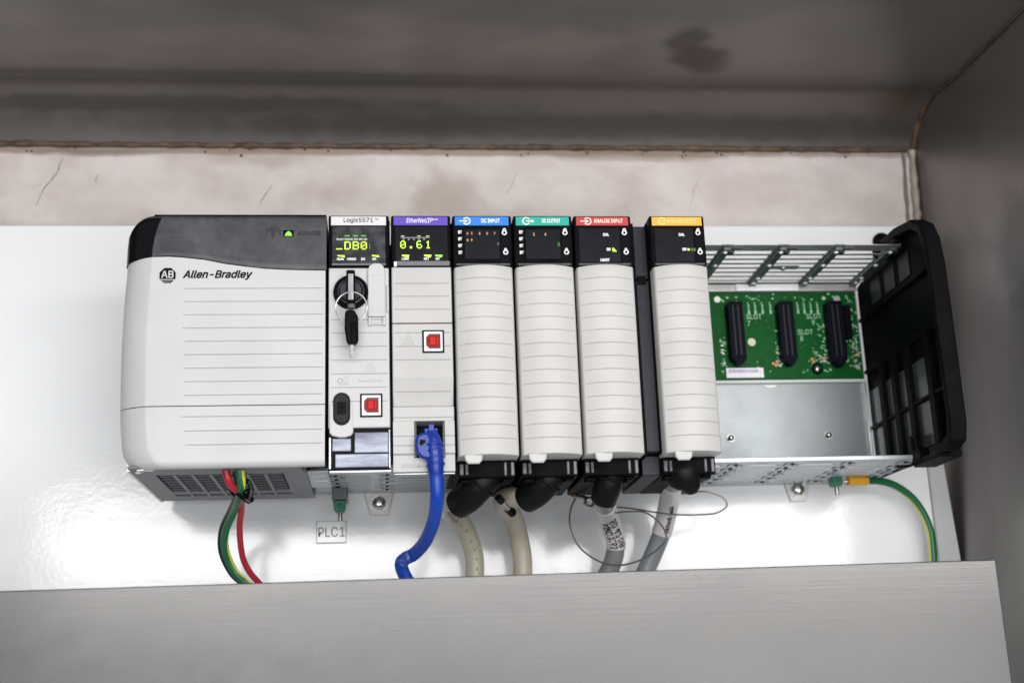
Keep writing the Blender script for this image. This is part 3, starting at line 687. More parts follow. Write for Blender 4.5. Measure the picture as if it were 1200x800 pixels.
box('vent_shadow_box', -101, -15, -136, -26, 2.2, 4.5, ink, psu)
obj('side_return', MB().prism([(-131, 6), (-22, 6), (-22, -2.3), (-131, -2.3)], 0, -107.2, -105.6), mat('side_steel', (.55, .56, .56), .35, .4), psu)
box('vent_end_block', -14, -12.4, -120, -24, -2, 4, vent_m, psu)
obj('rear_bracket', MB().box(-12.2, -.5, -112, -60, -1.2, -.2).box(-9, -2, -100, -97, -1.7, -1.3).box(-9, -2, -85, -82, -1.7, -1.3), galv, psu)
obj('corner_catch', MB().box(-101, -92, -137, -134, -2.9, -2.1).box(-103, -100, -132, -127, -2.9, -2.1), chrome, psu, bevel=.3)

# ------------------------------------------------------------ modules
def grooved(x0, x1, z0, z1, yf, gs, bulge, yback, gin=1.2, rr=.9, zprof=None, depth=.55):
    w = x1 - x0
    def F(u, z):
        x = x0 + u * w; y = yf - bulge * (1 - (2 * u - 1) ** 2)
        if zprof: y += zprof(z)
        d = min(x - x0, x1 - x); y += roll(d, rr, rr)
        y += roll(min(z1 - z, z - z0), .8, .8)
        for q in gs:
            if abs(z - q) < .05 and gin < x - x0 < w - gin: y += depth
        return (x, y, z)
    g = gin / w
    us = sorted({0, .3 * rr / w, .7 * rr / w, rr / w, g * .97, g * 1.03, .12, .2, .3, .4, .5, .6, .7, .8, .88, 1 - g * 1.03, 1 - g * .97, 1 - rr / w, 1 - .7 * rr / w, 1 - .3 * rr / w, 1})
    ex = [z0 + .2, z0 + .8, z1 - .8, z1 - .2]
    return MB().sheet(F, us, rows(z0, z1, gs, .34, ex), yback)

def fascia(t, x0, w, strip_m, text, fm=window, tilt=0):
    """black head of a module with its coloured label strip"""
    x1 = x0 + w
    h = obj('head_block', MB().box(x0 + .5, x1 - .3, -144.2, -60, 109, 140.2), black, t, bevel=1.0)
    s = box('label_strip', x0 + 1.9, x1 - 1.9, -144.9, -144.1, 133.9, 139.2, strip_m, h, .15)
    return h, s

def io_arrow(parent, x, z, m, inward, y=-145.05):
    mb = MB(); R_, r_ = 2.0, .36; n = 22
    a0 = math.radians(215 if inward else 35); pts = []
    for i in range(n + 1):
        a = a0 + math.radians(290) * i / n
        if inward: a = math.radians(-145) + math.radians(290) * i / n
        else: a = math.radians(35) + math.radians(290) * i / n
        pts.append((x + R_ * math.cos(a), z + R_ * math.sin(a)))
    for (ax, az), (bx, bz) in zip(pts, pts[1:]):
        d = Vector((bx - ax, bz - az)).normalized(); e = Vector((-d.y, d.x)) * r_
        mb.add([(ax + e.x, y, az + e.y), (bx + e.x, y, bz + e.y), (bx - e.x, y, bz - e.y), (ax - e.x, y, az - e.y)], [(0, 1, 2, 3)])
    xs = (x - 4.2, x + .2) if inward else (x - .2, x + 4.0)
    mb.add([(xs[0], y - .01, z - .32), (xs[1] - .6, y - .01, z - .32), (xs[1] - .6, y - .01, z + .32), (xs[0], y - .01, z + .32)], [(0, 1, 2, 3)])
    mb.add([(xs[1] - 1.1, y - .02, z - 1.15), (xs[1] + .7, y - .02, z), (xs[1] - 1.1, y - .02, z + 1.15)], [(0, 1, 2)])
    return obj('flow_symbol', mb, m, parent)
def lock_icon(parent, x, z, shut):
    mb = MB(); mb.ring((x, -145.0, z), 1.15, .42, n=18, m=6)
    zz_ = z + 1.7 if shut else z + 1.9
    mb.ring((x + (0 if shut else .2), -145.0, zz_), .55 if shut else .62, .3, n=14, m=6)
    if not shut: mb.box(x - .9, x - .4, -145.2, -144.9, z + .6, z + 2.2)
    return obj('lock_symbol', mb, white_i, parent)

DOOR = {}
def io_module(x0, w, strip_m, words, ctype, label, printm=white_i, inward=True):
    x1 = x0 + w
    t = thing('input_output_module', label, 'plug-in module', (x0 + w / 2, -80, 0), 'input and output modules with white terminal doors')
    h, s = fascia(t, x0, w, strip_m, words)
    io_arrow(s, x0 + 8.6 if inward else x0 + 8.0, 136.5, printm, inward)
    lettering(words, printm, s, x0 + (17 if len(words) < 10 else 12.2), x1 - (7 if len(words) < 10 else 5), 135.4, 137.9, -145.05, bold=.03)
    if ctype == 'dc':
        wn = box('indicator_window', x0 + 7.2, x1 - 7.4, -144.7, -144.1, 113.6, 131.6, window, h, .2)
        for k in range(4): lettering('ST', white_i, h, x0 + 3.6, x0 + 5.9, 129.0 - k * 4.1, 131.0 - k * 4.1, -144.35, bold=.10)
    else:
        wn = box('indicator_window', x0 + 3.0, x1 - 7.4, -144.7, -144.1, 111.6, 132.4, window, h, .2)
        lettering('CAL', white_i, wn, x0 + 17.2, x0 + 20.8, 127.4, 129.2, -144.9, bold=.05)
        lettering('OK', white_i, wn, x0 + 18.8, x0 + 21.3, 118.4, 120.2, -144.9, bold=.06)
    box('side_window', x1 - 7.0, x1 - 2.2, -144.5, -144.1, 112.0, 126.5, gloss_b, h, .2)
    lock_icon(h, x1 - 4.6, 129.4, False); lock_icon(h, x1 - 4.2, 117.6, True)
    box('head_lip', x0 + 2.2, x1 - 1.8, -145.4, -144.2, 109.6, 110.9, mat('worn_edge_plastic', (.035, .035, .042), .35, col2=(.10, .10, .11), nscale=140), h, .3)
    box('housing', x0 - .25, x1 - .15, -136, -22, 2, 138.5, black, t, .5)
    gs = [100.6 - 7.62 * i for i in range(13)]
    door = obj('terminal_door', grooved(x0 + .9, x1 - .7, .2, 108.4, -145.4, gs, 5.4, -128, gin=1.5, rr=1.2), ivory, t, sharp=30)
    tx = x0 + 8.8 + (1.4 if ctype == 'an' else 0)
    tabp = [(tx - 5.2, .9), (tx + 5.2, .9), (tx + 4.6, -2.6), (tx + 3.0, -4.4), (tx - 3.0, -4.4), (tx - 4.6, -2.6)]
    tb_ = obj('door_tab', MB().prism(tabp, 1, -149.0, -146.4), ivory, door, bevel=.8)
    # terminal block bottom with clamp details
    blk = obj('terminal_block', MB().box(x0 + 1.2, x1 - 1.4, -132, -62, -9.5, 1.8), black, t, bevel=1.0)
    gr = mat('worn_block_grey', (.05, .05, .055), .35, col2=(.14, .14, .15), nscale=160)
    for a, b_ in ((x0 + 1.9, x0 + 4.3), (x0 + 5.0, x0 + 6.8)): obj('block_clip', MB().box(a, b_, -133.6, -130, -8.0, -1.8), gr, blk, bevel=.5)
    for a, b_ in ((x1 - 8.2, x1 - 6.6), (x1 - 4.4, x1 - 2.4)): obj('block_clip', MB().box(a, b_, -133.6, -130, -8.6, -1.0), gr, blk, bevel=.5)
    obj('block_foot', MB().box(x0 + 3, x0 + 9, -128, -118, -12, -9.4).box(x1 - 9, x1 - 3.4, -128, -118, -11.4, -9.4), black, blk, bevel=.8)
    return t, h, wn
m2, h2, w2 = io_module(70.3, 34.7, strip_b, 'DC INPUT', 'dc', 'module with a bright blue DC INPUT strip on its black head')
for k, (dx, dz) in enumerate(((8.7, 129.2), (11.2, 129.4), (15.6, 129.2), (20.0, 129.2), (24.2, 129.2), (8.7, 125.2), (11.0, 125.2))):
    lettering('01357'[k] if k < 5 else '89'[k - 5], led_r, w2, 70.3 + dx - .2, 70.3 + dx + .75, dz - 1, dz + .5, -144.9, name='status_digit', bold=.02)
lettering('OK', mat('grey_print', (.2, .2, .2), .5), w2, 96.0, 97.4, 121.8, 123.6, -144.9)
m3, h3, w3 = io_module(105.3, 34.7, strip_t, 'DC OUTPUT', 'dc', 'module with a teal DC OUTPUT strip on its black head', inward=False)
for dx, n_ in ((12.0, '1'), (18.6, '4')): lettering(n_, led_r, w3, 105.3 + dx - .3, 105.3 + dx + .7, 127.6, 129.4, -144.9, name='status_digit', bold=.03)
lettering('OK', led_d, w3, 130.9, 132.2, 121.2, 123.6, -144.9)
m4, h4, w4 = io_module(140.3, 34.3, strip_r, 'ANALOG INPUT', 'an', 'module with a red ANALOG INPUT strip and HART printed below it', mat('peach_print', (.9, .72, .62), .5))
lettering('HART', white_i, h4, 155.2, 160.6, 111.9, 113.7, -145.0, bold=.05)
obj('ok_light', MB().prism([(162.6, 118.0), (165.0, 118.0), (164.2, 119.0), (163.2, 120.2), (162.6, 120.2)], 1, -144.95, -144.72), led_y, w4)
m6, h6, w6 = io_module(184.7, 33.3, strip_o, 'ANALOG OUTPUT', 'an', 'module with an orange ANALOG OUTPUT strip, last in the row before the empty slots', strip_y, inward=False)
obj('ok_light', MB().box(206.6, 207.8, -144.95, -144.72, 118.6, 119.8), led_y, w6)
obj('ok_light', MB().box(208.4, 211.4, -144.9, -144.72, 118.2, 120.0), mat('faint_green_led', (.02, .07, .01), .4, emis=(.05, .14, .02), estr=.4), w6)

fl = thing('slot_filler', 'narrow black blank filler between the red-strip and orange-strip modules', 'filler plate', (181, -80, 0))
obj('filler_face', MB().box(176.4, 185.4, -134, -24, 104.6, 137.6), fill_m, fl, bevel=.8)
obj('filler_face', MB().box(177.0, 185.4, -134.5, -24, 3, 103.8), fill_m, fl, bevel=.6)
obj('filler_spine', MB().box(175.0, 176.8, -138, -24, 0, 137.8), black, fl, bevel=.3)
obj('filler_notch', MB().box(178, 183, -135.4, -134.2, 101.2, 106.4), black, fl, bevel=.3)
obj('filler_foot', MB().box(175.6, 186.2, -126, -60, -9, 2.4), fill_m, fl, bevel=.6)

# ---- usb port
def usb_port(parent, cx, cz, y):
    fr = obj('port_frame', MB().box(cx - 6.1, cx + 6.1, y - .25, y + 2, cz - 6.6, cz + 6.6), ink, parent, bevel=.3, label='white framed red square port')
    obj('port_surround', MB().box(cx - 5.2, cx + 5.2, y - .6, y + 1, cz - 5.7, cz + 5.7), mat('port_white', (.82, .80, .78), .4), fr, bevel=.4)
    p = [(cx - 4.0, cz + 2.3), (cx - 2.3, cz + 4.2), (cx + 4.0, cz + 4.2), (cx + 4.0, cz - 4.2), (cx - 2.3, cz - 4.2), (cx - 4.0, cz - 2.3)]
    obj('port_cavity', MB().prism(p, 1, y - .75, y - .5), redd, fr)
    p2 = [(cx - 3.3, cz + 1.6), (cx - 2.0, cz + 3.1), (cx + 3.5, cz + 2.8), (cx + 3.5, cz - 3.6), (cx - 1.6, cz - 3.4), (cx - 3.3, cz - 1.8)]
    obj('port_body', MB().prism(p2, 1, y - .9, y - .76), redp, fr)
    obj('port_tongue', MB().box(cx - 1.9, cx + 1.2, y - 1.5, y - .9, cz - 2.4, cz + 2.3), redl, fr, bevel=.3)
    obj('port_tongue', MB().box(cx + 1.7, cx + 2.6, y - 1.3, y - .9, cz - 2.0, cz + 2.0), redl, fr, bevel=.2)
    return fr

# ---- controller
ct = thing('controller_module', 'controller module with a white Logix5571 strip and a round black key switch', 'plug-in module', (17.5, -80, 0))
h, s = fascia(ct, .2, 34.8, strip_w, '')
lettering('Logix5571', mat('dark_label_ink', (.06, .05, .07), .5), s, 9.2, 25.8, 135.0, 138.4, -145.0, bold=.02)
lettering('TM', ink, s, 26.9, 28.7, 137.1, 137.9, -145.0, bold=.02)
wn = box('display_window', 2.6, 32.8, -145.2, -144.1, 110.6, 133.2, window2, h, .5)
y = -145.3
for ch, x in (('_', 5.0), ('D', 9.7), ('B', 14.3), ('0', 18.8)): matrix_char(ch, x, 119.2, 3.5, 4.8, y - .1, wn, led_y)
obj('display_cursor', MB().box(23.6, 23.9, y - .1, y, 119.6, 122.6), led_d, wn)
for x in (9.8, 14.4, 18.9): obj('legend_light', MB().box(x, x + 2.9, y - .1, y, 126.9, 127.8), led_d, wn)
lettering('RUN FORCE SD OK IO', mat('pale_print', (.55, .57, .5), .5), wn, 5.2, 22.4, 124.7, 125.9, y - .05, bold=.05)
for x, a in ((5.8, led_y), (25.0, led_y)): obj('status_light', MB().prism([(x, 115.2), (x + 4.2, 114.6), (x + 3.8, 115.7), (x, 115.9)], 1, y - .15, y), a, wn)
for x, w_, t_ in ((5.5, 3.7, 'RUN'), (11.2, 5.0, 'FORCE'), (18.9, 2.3, 'SD'), (25.2, 2.3, 'OK')): lettering(t_, white_i, wn, x, x + w_, 112.8, 114.2, y - .05, bold=.05)
box('window_ledge', 2.6, 32.8, -145.9, -145.2, 109.7, 110.8, mat('ledge_grey', (.16, .16, .17), .3), h, .3)
gs = [99 - 7.75 * i for i in range(3, 11)]
body = obj('front_face', grooved(.9, 34.4, 17.2, 108.6, -144.6, [78.2, 70.6, 62.9, 55.1, 47.3, 39.6, 31.8], 0, -100, gin=1.6), shell, ct, sharp=30)
box('housing', .6, 35.2, -141, -22, 6, 138, black, ct)
# key switch
ks = obj('key_switch', MB().cyl((13.3, -144.6, 93.8), (13.3, -147.6, 93.8), 9.9, 9.6, n=40), black, ct, bevel=.4)
obj('switch_dial', MB().ring((13.3, -147.7, 93.8), 6.9, .7).cyl((13.3, -147.5, 93.8), (13.3, -149.0, 93.8), 6.2, 5.8, n=32), mat('dial_charcoal', (.022, .022, .026), .3), ks)
obj('switch_lever', MB().box(10.9, 15.7, -154.5, -147.5, 85.6, 104.2), black, ks, bevel=.8)
obj('lever_plate', MB().box(11.9, 14.9, -154.9, -154.4, 86.6, 101.8), mat('brushed_key_steel', (.30, .31, .33), .25, .8, col2=(.62, .63, .66), nscale=300, stretch=(1, 1, .25)), ks, bevel=.3)
# ring and hanging key
kt = thing('spare_key', 'black headed key hanging on a thin wire ring from the round key switch', 'key', (13.6, -152, 64))
obj('key_ring', MB().ring((13.6, -153.5, 82.6), 8.6, .42, (0.05, 1, .12)), mat('ring_steel', (.62, .61, .58), .25, .9), kt)
obj('ring_eye', MB().box(11.6, 15.8, -155.4, -152, 81.6, 84.8), darkst, kt, bevel=.8)
obj('key_head', MB().prism([(10.2, 78.5), (11.0, 80.6), (15.2, 80.6), (17.4, 76.8), (17.6, 63.4), (16.6, 61.0), (12.0, 61.0), (11.0, 63.0), (10.0, 70)], 1, -156.5, -151.5), gloss_b, kt, bevel=1.1)
obj('key_shoulder', MB().box(13.4, 16.4, -157.2, -156.4, 62, 73.2), black, kt, bevel=.4)
mb = MB().box(12.9, 15.1, -154.8, -153.6, 54.0, 61.2)
for k in range(3): mb.box(12.5, 13.2, -154.7, -153.7, 54.8 + 2 * k, 55.7 + 2 * k)
obj('key_blade', mb, chrome, kt, bevel=.25)
# card door latch
mb = MB().prism([(22.6, 79.4), (22.6, 107), (23.8, 109.4), (26.0, 110.6), (29.4, 110.6), (31.2, 109.2), (32.2, 107), (32.2, 79.4)], 1, -146.8, -144.4)
cd = obj('card_door', mb, shell, ct, bevel=.5, label='pale narrow card door beside the key switch')
obj('door_hook', MB().box(22.8, 24.4, -146.4, -144.4, 74.4, 79.2).box(30.8, 32.4, -146.4, -144.4, 74.4, 79.2).box(22.8, 32.4, -146.2, -144.4, 74.8, 76.0), shell, cd, bevel=.4)
obj('door_gap', MB().box(24.8, 30.4, -146.95, -146.7, 82.6, 83.0).box(24.6, 30.6, -146.95, -146.7, 103.2, 103.5), emboss, cd)
obj('side_bump', MB().box(33.0, 34.3, -146, -144.4, 82, 98), shell, ct, bevel=.6)
# warning triangle, symbols embossed
mb = MB()
def tri_ring(mb, cx, cz, a, b_, y):
    for s0, s1 in ((0, 1), (1, 2), (2, 0)):
        P_ = [(cx, cz + 1.15), (cx + 1, cz - .6), (cx - 1, cz - .6)]
        def q(i, r): return (cx + (P_[i][0] - cx) * r, y, cz + (P_[i][1] - cz) * r)
        mb.add([q(s0, a), q(s1, a), q(s1, b_), q(s0, b_)], [(0, 1, 2, 3)])
tri_ring(mb, 23.8, 49.5, 3.6, 3.0, -145.0); mb.box(23.55, 24.05, -145.05, -144.9, 48.4, 51)
obj('warning_symbol', mb, emboss, ct)
mb = MB().box(17.5, 30.5, -145.0, -144.9, 43.1, 43.5).box(23, 26, -145.02, -144.92, 42.6, 44.4).box(18, 20, -145.02, -144.92, 42.8, 43.9).box(28.4, 30.2, -145.02, -144.92, 42.8, 43.9)
obj('port_symbol', mb, emboss, ct)
obj('card_symbol', MB().ring((7.4, -145, 43.4), 1.3, .18).box(9.4, 12, -145.0, -144.9, 42, 45.2).box(5.6, 12, -145.0, -144.9, 41.2, 41.5), emboss, ct)
# oval recess with small black slide
def stadium(cx, z0, z1, r, n=10):
    a = [(cx + r * math.cos(math.pi * k / n), z1 - r + r * math.sin(math.pi * k / n)) for k in range(n + 1)]
    return a + [(cx - r * math.cos(math.pi * k / n), z0 + r - r * math.sin(math.pi * k / n)) for k in range(n + 1)]
nose = obj('reset_housing', MB().prism([(1.6, 30), (1.6, 14.6), (3, 12.9), (7, 11.9), (10, 11.9), (13.2, 12.9), (14.4, 14.6), (14.4, 30)], 1, -145.2, -138), shell, ct, bevel=.5)
ov = obj('oval_recess', MB().prism(stadium(8.2, 18.4, 36.6, 4.6), 1, -146.2, -144.5), mat('oval_dark_grey', (.014, .014, .016), .5, spec=.12), ct, bevel=.5)
obj('oval_inset', MB().prism(stadium(8.2, 19.6, 35.4, 3.5), 1, -146.5, -146.2), mat('oval_inner', (.014, .014, .016), .5, spec=.2), ov, bevel=.2)
obj('slide_button', MB().box(5.9, 10.5, -147.4, -146.4, 24.4, 31.0).box(6.6, 9.8, -147.6, -147.3, 27.2, 28), ink, ov, bevel=.2)
usb_port(ct, 24.2, 29.4, -144.8)
cl_ = clear_d
for (a, b_, c, d) in ((16.2, 29.0, 18.0, 22.2), (3.0, 13.2, 4.6, 11.6), (15.0, 33.4, 3.6, 14.8), (4.6, 33.4, -4.4, 3.0)):
    obj('clear_door_pane', MB().box(a, b_, -143.6, -142.2, c, d), cl_, ct, bevel=.5)
obj('clear_door_edge', MB().box(1.4, 2.4, -144, -142, -5, 12).box(33.6, 34.2, -144, -142, -5, 16), mat('bright_clear_edge', (.5, .52, .58), .15, .3), ct)
obj('lower_frame', MB().box(.8, 34.4, -142.4, -134, -5.6, 22), ink, ct, bevel=.4)
obj('bottom_sill', MB().box(1.4, 34.8, -143, -139.5, -7.2, -5.8), galv, ct, bevel=.3)
obj('inner_ledge', MB().box(2, 33, -128, -112, 3.2, 5.6).box(6, 12, -120, -110, 1.8, 3), vent_m, ct, bevel=.3)

# ---- network module
nm = thing('network_module', 'network module with a purple EtherNet/IP strip and the blue cable plugged in', 'plug-in module', (52.5, -80, 0))
h, s = fascia(nm, 35.4, 34.6, strip_p, '')
lettering('EtherNet/IP', mat('lilac_print', (.86, .82, .95), .5), s, 44.6, 59.6, 135.0, 138.3, -145.0, bold=.008, shear=.2)
lettering('TM', white_i, s, 59.3, 62.4, 137.0, 137.8, -145.0, bold=.02)
wn = box('display_window', 38.0, 68.0, -145.0, -144.1, 112.4, 133.2, window, h, .4)
for ch, x in (('0', 41.0), ('.', 45.8), ('6', 50.2), ('1', 55.2)): matrix_char(ch, x, 119.8, 3.1, 4.6, y - .1, wn, led_y)
for x in (41.4, 50.6, 55.6): obj('legend_light', MB().box(x, x + 2.0, y - .05, y + .1, 126.9, 127.5), mat('pale_yellow_legend', (.5, .55, .3), .4), wn)
obj('legend_bar', MB().box(41.4, 57.6, y - .02, y + .1, 126.0, 126.6), mat('legend_grey', (.22, .22, .22), .4), wn)
mb = MB()
for k in range(5): mb.box(42.4 + k * 2.9, 43.4 + k * 2.9, y - .02, y + .1, 124.8, 125.8)
obj('legend_marks', mb, mat('legend_grey', (.22, .22, .22), .4), wn)
for x, m_ in ((41.9, led_y), (54.4, led_y), (60.6, led_g)): obj('status_light', MB().prism([(x, 115.2), (x + 3.6, 114.4), (x + 4.2, 115.9), (x, 116.0)], 1, y - .1, y + .1), m_, wn)
for x, w_, t_ in ((41.7, 4.2, 'LINK'), (54.2, 3.0, 'NET'), (60.8, 2.3, 'OK')): lettering(t_, white_i, wn, x, x + w_, 112.9, 114.3, y - .05, bold=.05)
box('window_ledge', 37.6, 68.8, -146.2, -144.6, 109.4, 112.2, mat('ledge_grey', (.16, .16, .17), .3), h, .5)
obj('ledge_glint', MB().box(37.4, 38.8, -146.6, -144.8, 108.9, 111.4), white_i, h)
def eprof(z):
    P_ = [(-7, 5.6), (2.2, 4.6), (3.2, 3.0), (22.5, 3.0), (23.2, 2.4), (28.4, 1.6), (30, 6.2), (44.8, 0), (200, 0)]
    for (a, ya), (b_, yb) in zip(P_, P_[1:]):
        if z <= b_: return ya + (yb - ya) * (z - a) / (b_ - a)
    return 0
ex = [2.2, 3.2, 22.5, 23.2, 28.4, 30, 44.8]
def net_face(z0, z1, gs, name, cut=None):
    w = 33.6; x0 = 35.9; x1 = x0 + w
    def F(u, z):
        x = x0 + u * w; yy = -144.8 + eprof(z) + roll(min(x - x0, x1 - x), .9, .9)
        for q in gs:
            if abs(z - q) < .05 and 1.4 < x - x0 < w - 1.4: yy += .5
        return (x, yy, z)
    us_ = [0, .01, .02, .027, .04, .043, .2, .4, .6, .8, .957, .96, .973, .98, .99, 1]
    return obj(name, MB().sheet(F, us_, rows(z0, z1, gs, .34, [e for e in ex if z0 < e < z1]), -100), ether_m, nm, sharp=22)
net_face(76.2, 108.6, [99.2, 91.6, 84.0], 'upper_face')
net_face(21.0, 75.4, [70.4, 62.6, 54.8, 37.4], 'front_face')
# lower face in pieces round the socket opening
def lower_piece(x0, x1, z0, z1):
    gs = [q for q in (12.6, 7.4) if z0 < q < z1]
    def F(u, z):
        x = x0 + u * (x1 - x0); yy = -144.8 + eprof(z)
        for q in gs:
            if abs(z - q) < .05: yy += .45
        return (x, yy, z)
    return MB().sheet(F, [0, .5, 1], rows(z0, z1, gs, .34, [e for e in (2.2, 3.2) if z0 < e < z1]), -134)
for a, b_, c, d in ((35.9, 47.4, -6.6, 20.9), (64.2, 69.5, -6.6, 20.9), (47.4, 64.2, -6.6, .8)):
    obj('socket_surround', lower_piece(a, b_, c, d), ether_m, nm, sharp=22)
obj('network_socket', MB().box(47.5, 64.1, -128, -100, .9, 20.9), ink, nm)
obj('socket_lining', MB().box(47.5, 48.6, -142, -128.2, 1, 20.8).box(63.0, 64.1, -142, -128.2, 1, 20.8), mat('dark_green_lining', (.01, .03, .012), .3), nm)
box('housing', 35.3, 69.9, -99, -22, 6, 138, black, nm)
tri = MB(); tri_ring(tri, 44.8, 65.8, 3.4, 2.9, -145.25); tri.box(44.6, 45.0, -145.3, -145.2, 64.8, 67.2); obj('warning_symbol', tri, emboss, nm)
lettering('ETHERNET', emboss, nm, 41, 57, -4.6, -2.4, -140.6, name='embossed_lettering')
usb_port(nm, 58.6, 65.2, -145.0)
for (a, b_) in ((36.2, 69.6),):
    obj('bottom_sill', MB().box(a, b_, -137, -134, -7.8, -6.8), galv, nm, bevel=.3)

# ------------------------------------------------------------ blue network cable
bc = thing('network_cable', 'bright blue network cable plugged into the network module and bending down behind the steel lip', 'cable', (57, -140, 5))
pts = [(58.6, -141, -5), (59.0, -143, -12), (59.2, -140, -22), (57.6, -128, -32), (53.4, -112, -41), (47.5, -100, -46.5), (42.6, -96, -48.5), (40.0, -94, -51.5), (42.2, -92, -58), (47.5, -90, -67), (52, -88, -78), (54, -86, -96), (54, -86, -190)]
obj('cable_jacket', MB().tube(pts, 3.75, 16), blue_c, bc)
obj('plug_body', MB().box(52.6, 60.4, -143.5, -126, 5.5, 16.8), blue_p, bc, bevel=.8)
obj('plug_latch', MB().box(55.2, 58.2, -144.8, -143.4, 14.6, 18.6), blue_p, bc, bevel=.3)
bt = obj('strain_boot', MB().tube([(56.8, -140, 14), (57.4, -144, 9), (58.2, -144.6, 2), (58.6, -143.6, -5), (58.8, -142.6, -8.6)], [4.0, 4.7, 4.8, 4.5, 4.2], 18, sub=5), blue_p, bc)
for k in range(4):
    z = 6.6 - k * 3.5; obj('boot_rib', MB().ring((57.8 + k * .28, -144.4 + k * .15, z), 4.9 - k * .12, .75, (-0.12, .12, 1), n=28, m=8), blue_p, bt)
g_ = obj('latch_guard', MB().prism([(55, 13.4), (50.6, 13.0), (48.0, 11.0), (47.6, 6.0), (48.4, 2.2), (51.0, -.6), (56, -1.6), (58, 6)], 1, -148.2, -143.6), blue_p, bc, bevel=1.5, seg=3)
obj('guard_slit', MB().prism([(50.4, 9.4), (53.2, 9.0), (53.4, 7.8), (50.8, 5.8), (49.8, 7.4)], 1, -148.5, -148.0), ink, g_)
kn = obj('kink_scuff', MB().tube([(46.0, -99.6, -47.4), (42.6, -97.4, -48.7), (40.4, -95.6, -50.9)], 3.8, 14), mat('scuffed_blue', (.02, .06, .36), .4, col2=(.25, .33, .60), nscale=350, contrast=(.5, .7)), bc)

# ------------------------------------------------------------ terminal cables
def io_cable(label, boot, br, jacket, jr, jm, tip=None):
    t = thing('terminal_cable', label, 'cable', boot[0], 'cables leaving the terminal blocks')
    bm_ = MB().tube(boot, br, 22, sub=6)
    if tip: bm_.tube([boot[2], Vector(boot[3]).lerp(Vector(tip), .35), tip], [6.5, 6.2, 1.2], 16, sub=5)
    obj('boot', bm_, rubber, t)
    tb = MB(); tb.tube(jacket, jr, 20)
    obj('jacket', tb, jm, t)
    return t, tb.path
B1 = ((89, -112, 0), (88.5, -119, -5), (84, -121, -11.5), (78, -115, -17.5), (73.2, -107, -19.5))
c1, path1 = io_cable('beige cable from the blue-strip module with a wide black boot and faint dotted print', B1, [9.5, 9.8, 8.8, 8.4, 8.6],
     [(76, -111, -18), (69, -103, -17.5), (64.6, -84, -14.4), (67.5, -55, -14.0), (77, -36, -18.5), (83.5, -29, -30.7), (86.5, -26, -42.7), (86.1, -26, -58.5), (85, -26, -90), (85, -26, -190)], 5.9, beige2, (76.6, -116, -25.5))
B2 = ((124, -112, 0), (124.5, -119, -4), (121.5, -120, -10), (116.5, -115, -15.5), (111.8, -107.5, -17.5))
c2, path2 = io_cable('plain beige cable from the teal-strip module, second from the left of the four', B2, [9.5, 9.8, 8.8, 8.2, 8.4],
     [(114, -110, -16), (107.5, -103, -16.5), (102.5, -84, -12.5), (103, -55, -12.5), (110.7, -35, -18.2), (115.1, -28, -33), (116.6, -26, -46.1), (115.6, -26, -62), (114, -26, -90), (114, -26, -190)], 6.1, beige, (115.4, -114, -23.4))
B3 = ((158, -112, 0), (158.8, -119, -4), (157.8, -120, -10), (156, -117, -16), (154.8, -113, -20.5))
c3, path3 = io_cable('grey cable from the red-strip module wrapped in a handwritten pale sleeve', B3, [11.5, 11.2, 8.2, 7.8, 7.4],
     [(155, -112, -19), (159.6, -88, -18.3), (166.1, -58, -19.3), (171.9, -40, -26.8), (175.2, -32, -36.0), (173.4, -28, -46.7), (168.9, -26, -55.4), (162.7, -26, -68.4), (158, -26, -86), (156, -26, -190)], 5.8, greyj)
B4 = ((199, -112, 0), (200, -120, -4), (201, -123, -9.5), (203.5, -123, -15), (204.6, -122, -19))
c4, path4 = io_cable('blue-grey cable from the orange-strip module with a pale printed sleeve', B4, [12.2, 12.0, 11.0, 6.4, 2.6],
     [(199.9, -104, -4), (203.2, -80, -6.2), (206.8, -55, -9.5), (207.4, -40, -18), (204.7, -32, -30.3), (199.8, -28, -42), (194.6, -26, -52.3), (189, -26, -63.9), (183, -26, -82), (180, -26, -190)], 5.7, greyj2)
obj('boot_lump', MB().tube([(205, -115, -3), (210, -117, -7), (211.8, -116, -10)], [6, 4.4, 3.4], 14), rubber, c4)
for c_, B_, rr_ in ((c1, B1, 9.9), (c2, B2, 9.9), (c3, B3, 10.6), (c4, B4, 10.9)):
    for k_, f_ in ((1, 1.0), (2, .92)):
        a_ = Vector(B_[k_ - 1]); b2_ = Vector(B_[k_ + 1])
        obj('boot_fold', MB().ring(B_[k_], rr_ * f_ - .2, .9, (b2_ - a_), n=30, m=8), rubber, c_)
# dotted print on cable 1
mb = MB()
def on_path(path, k, ang, r):
    p = Vector(path[k]); t = (Vector(path[k + 1]) - Vector(path[k - 1])).normalized()
    s_ = Vector((1, 0, 0)); s_ = (s_ - t * s_.dot(t)).normalized(); f = t.cross(s_).normalized()
    if f.y > 0: f = -f
    return p + (f * math.cos(ang) + s_ * math.sin(ang)) * r, t, s_, f
for k in range(24, 46, 3):
    p, t, s_, f = on_path(path1, k, .15, 6.2)
    e = .55; a = p + s_ * e; mb.add([p + s_ * e + t * .7, p - s_ * e + t * .7, p - s_ * e - t * .7, p + s_ * e - t * .7], [(0, 1, 2, 3)])
obj('jacket_print', mb, mat('brown_print', (.22, .20, .165), .5), c1)
def sub_path(path, a, b_): return [path[i] for i in range(a, b_)]
sl = obj('clear_sleeve', MB().tube(sub_path(path1, 12, 23), 6.5, 18, spline=False), foil, c1)
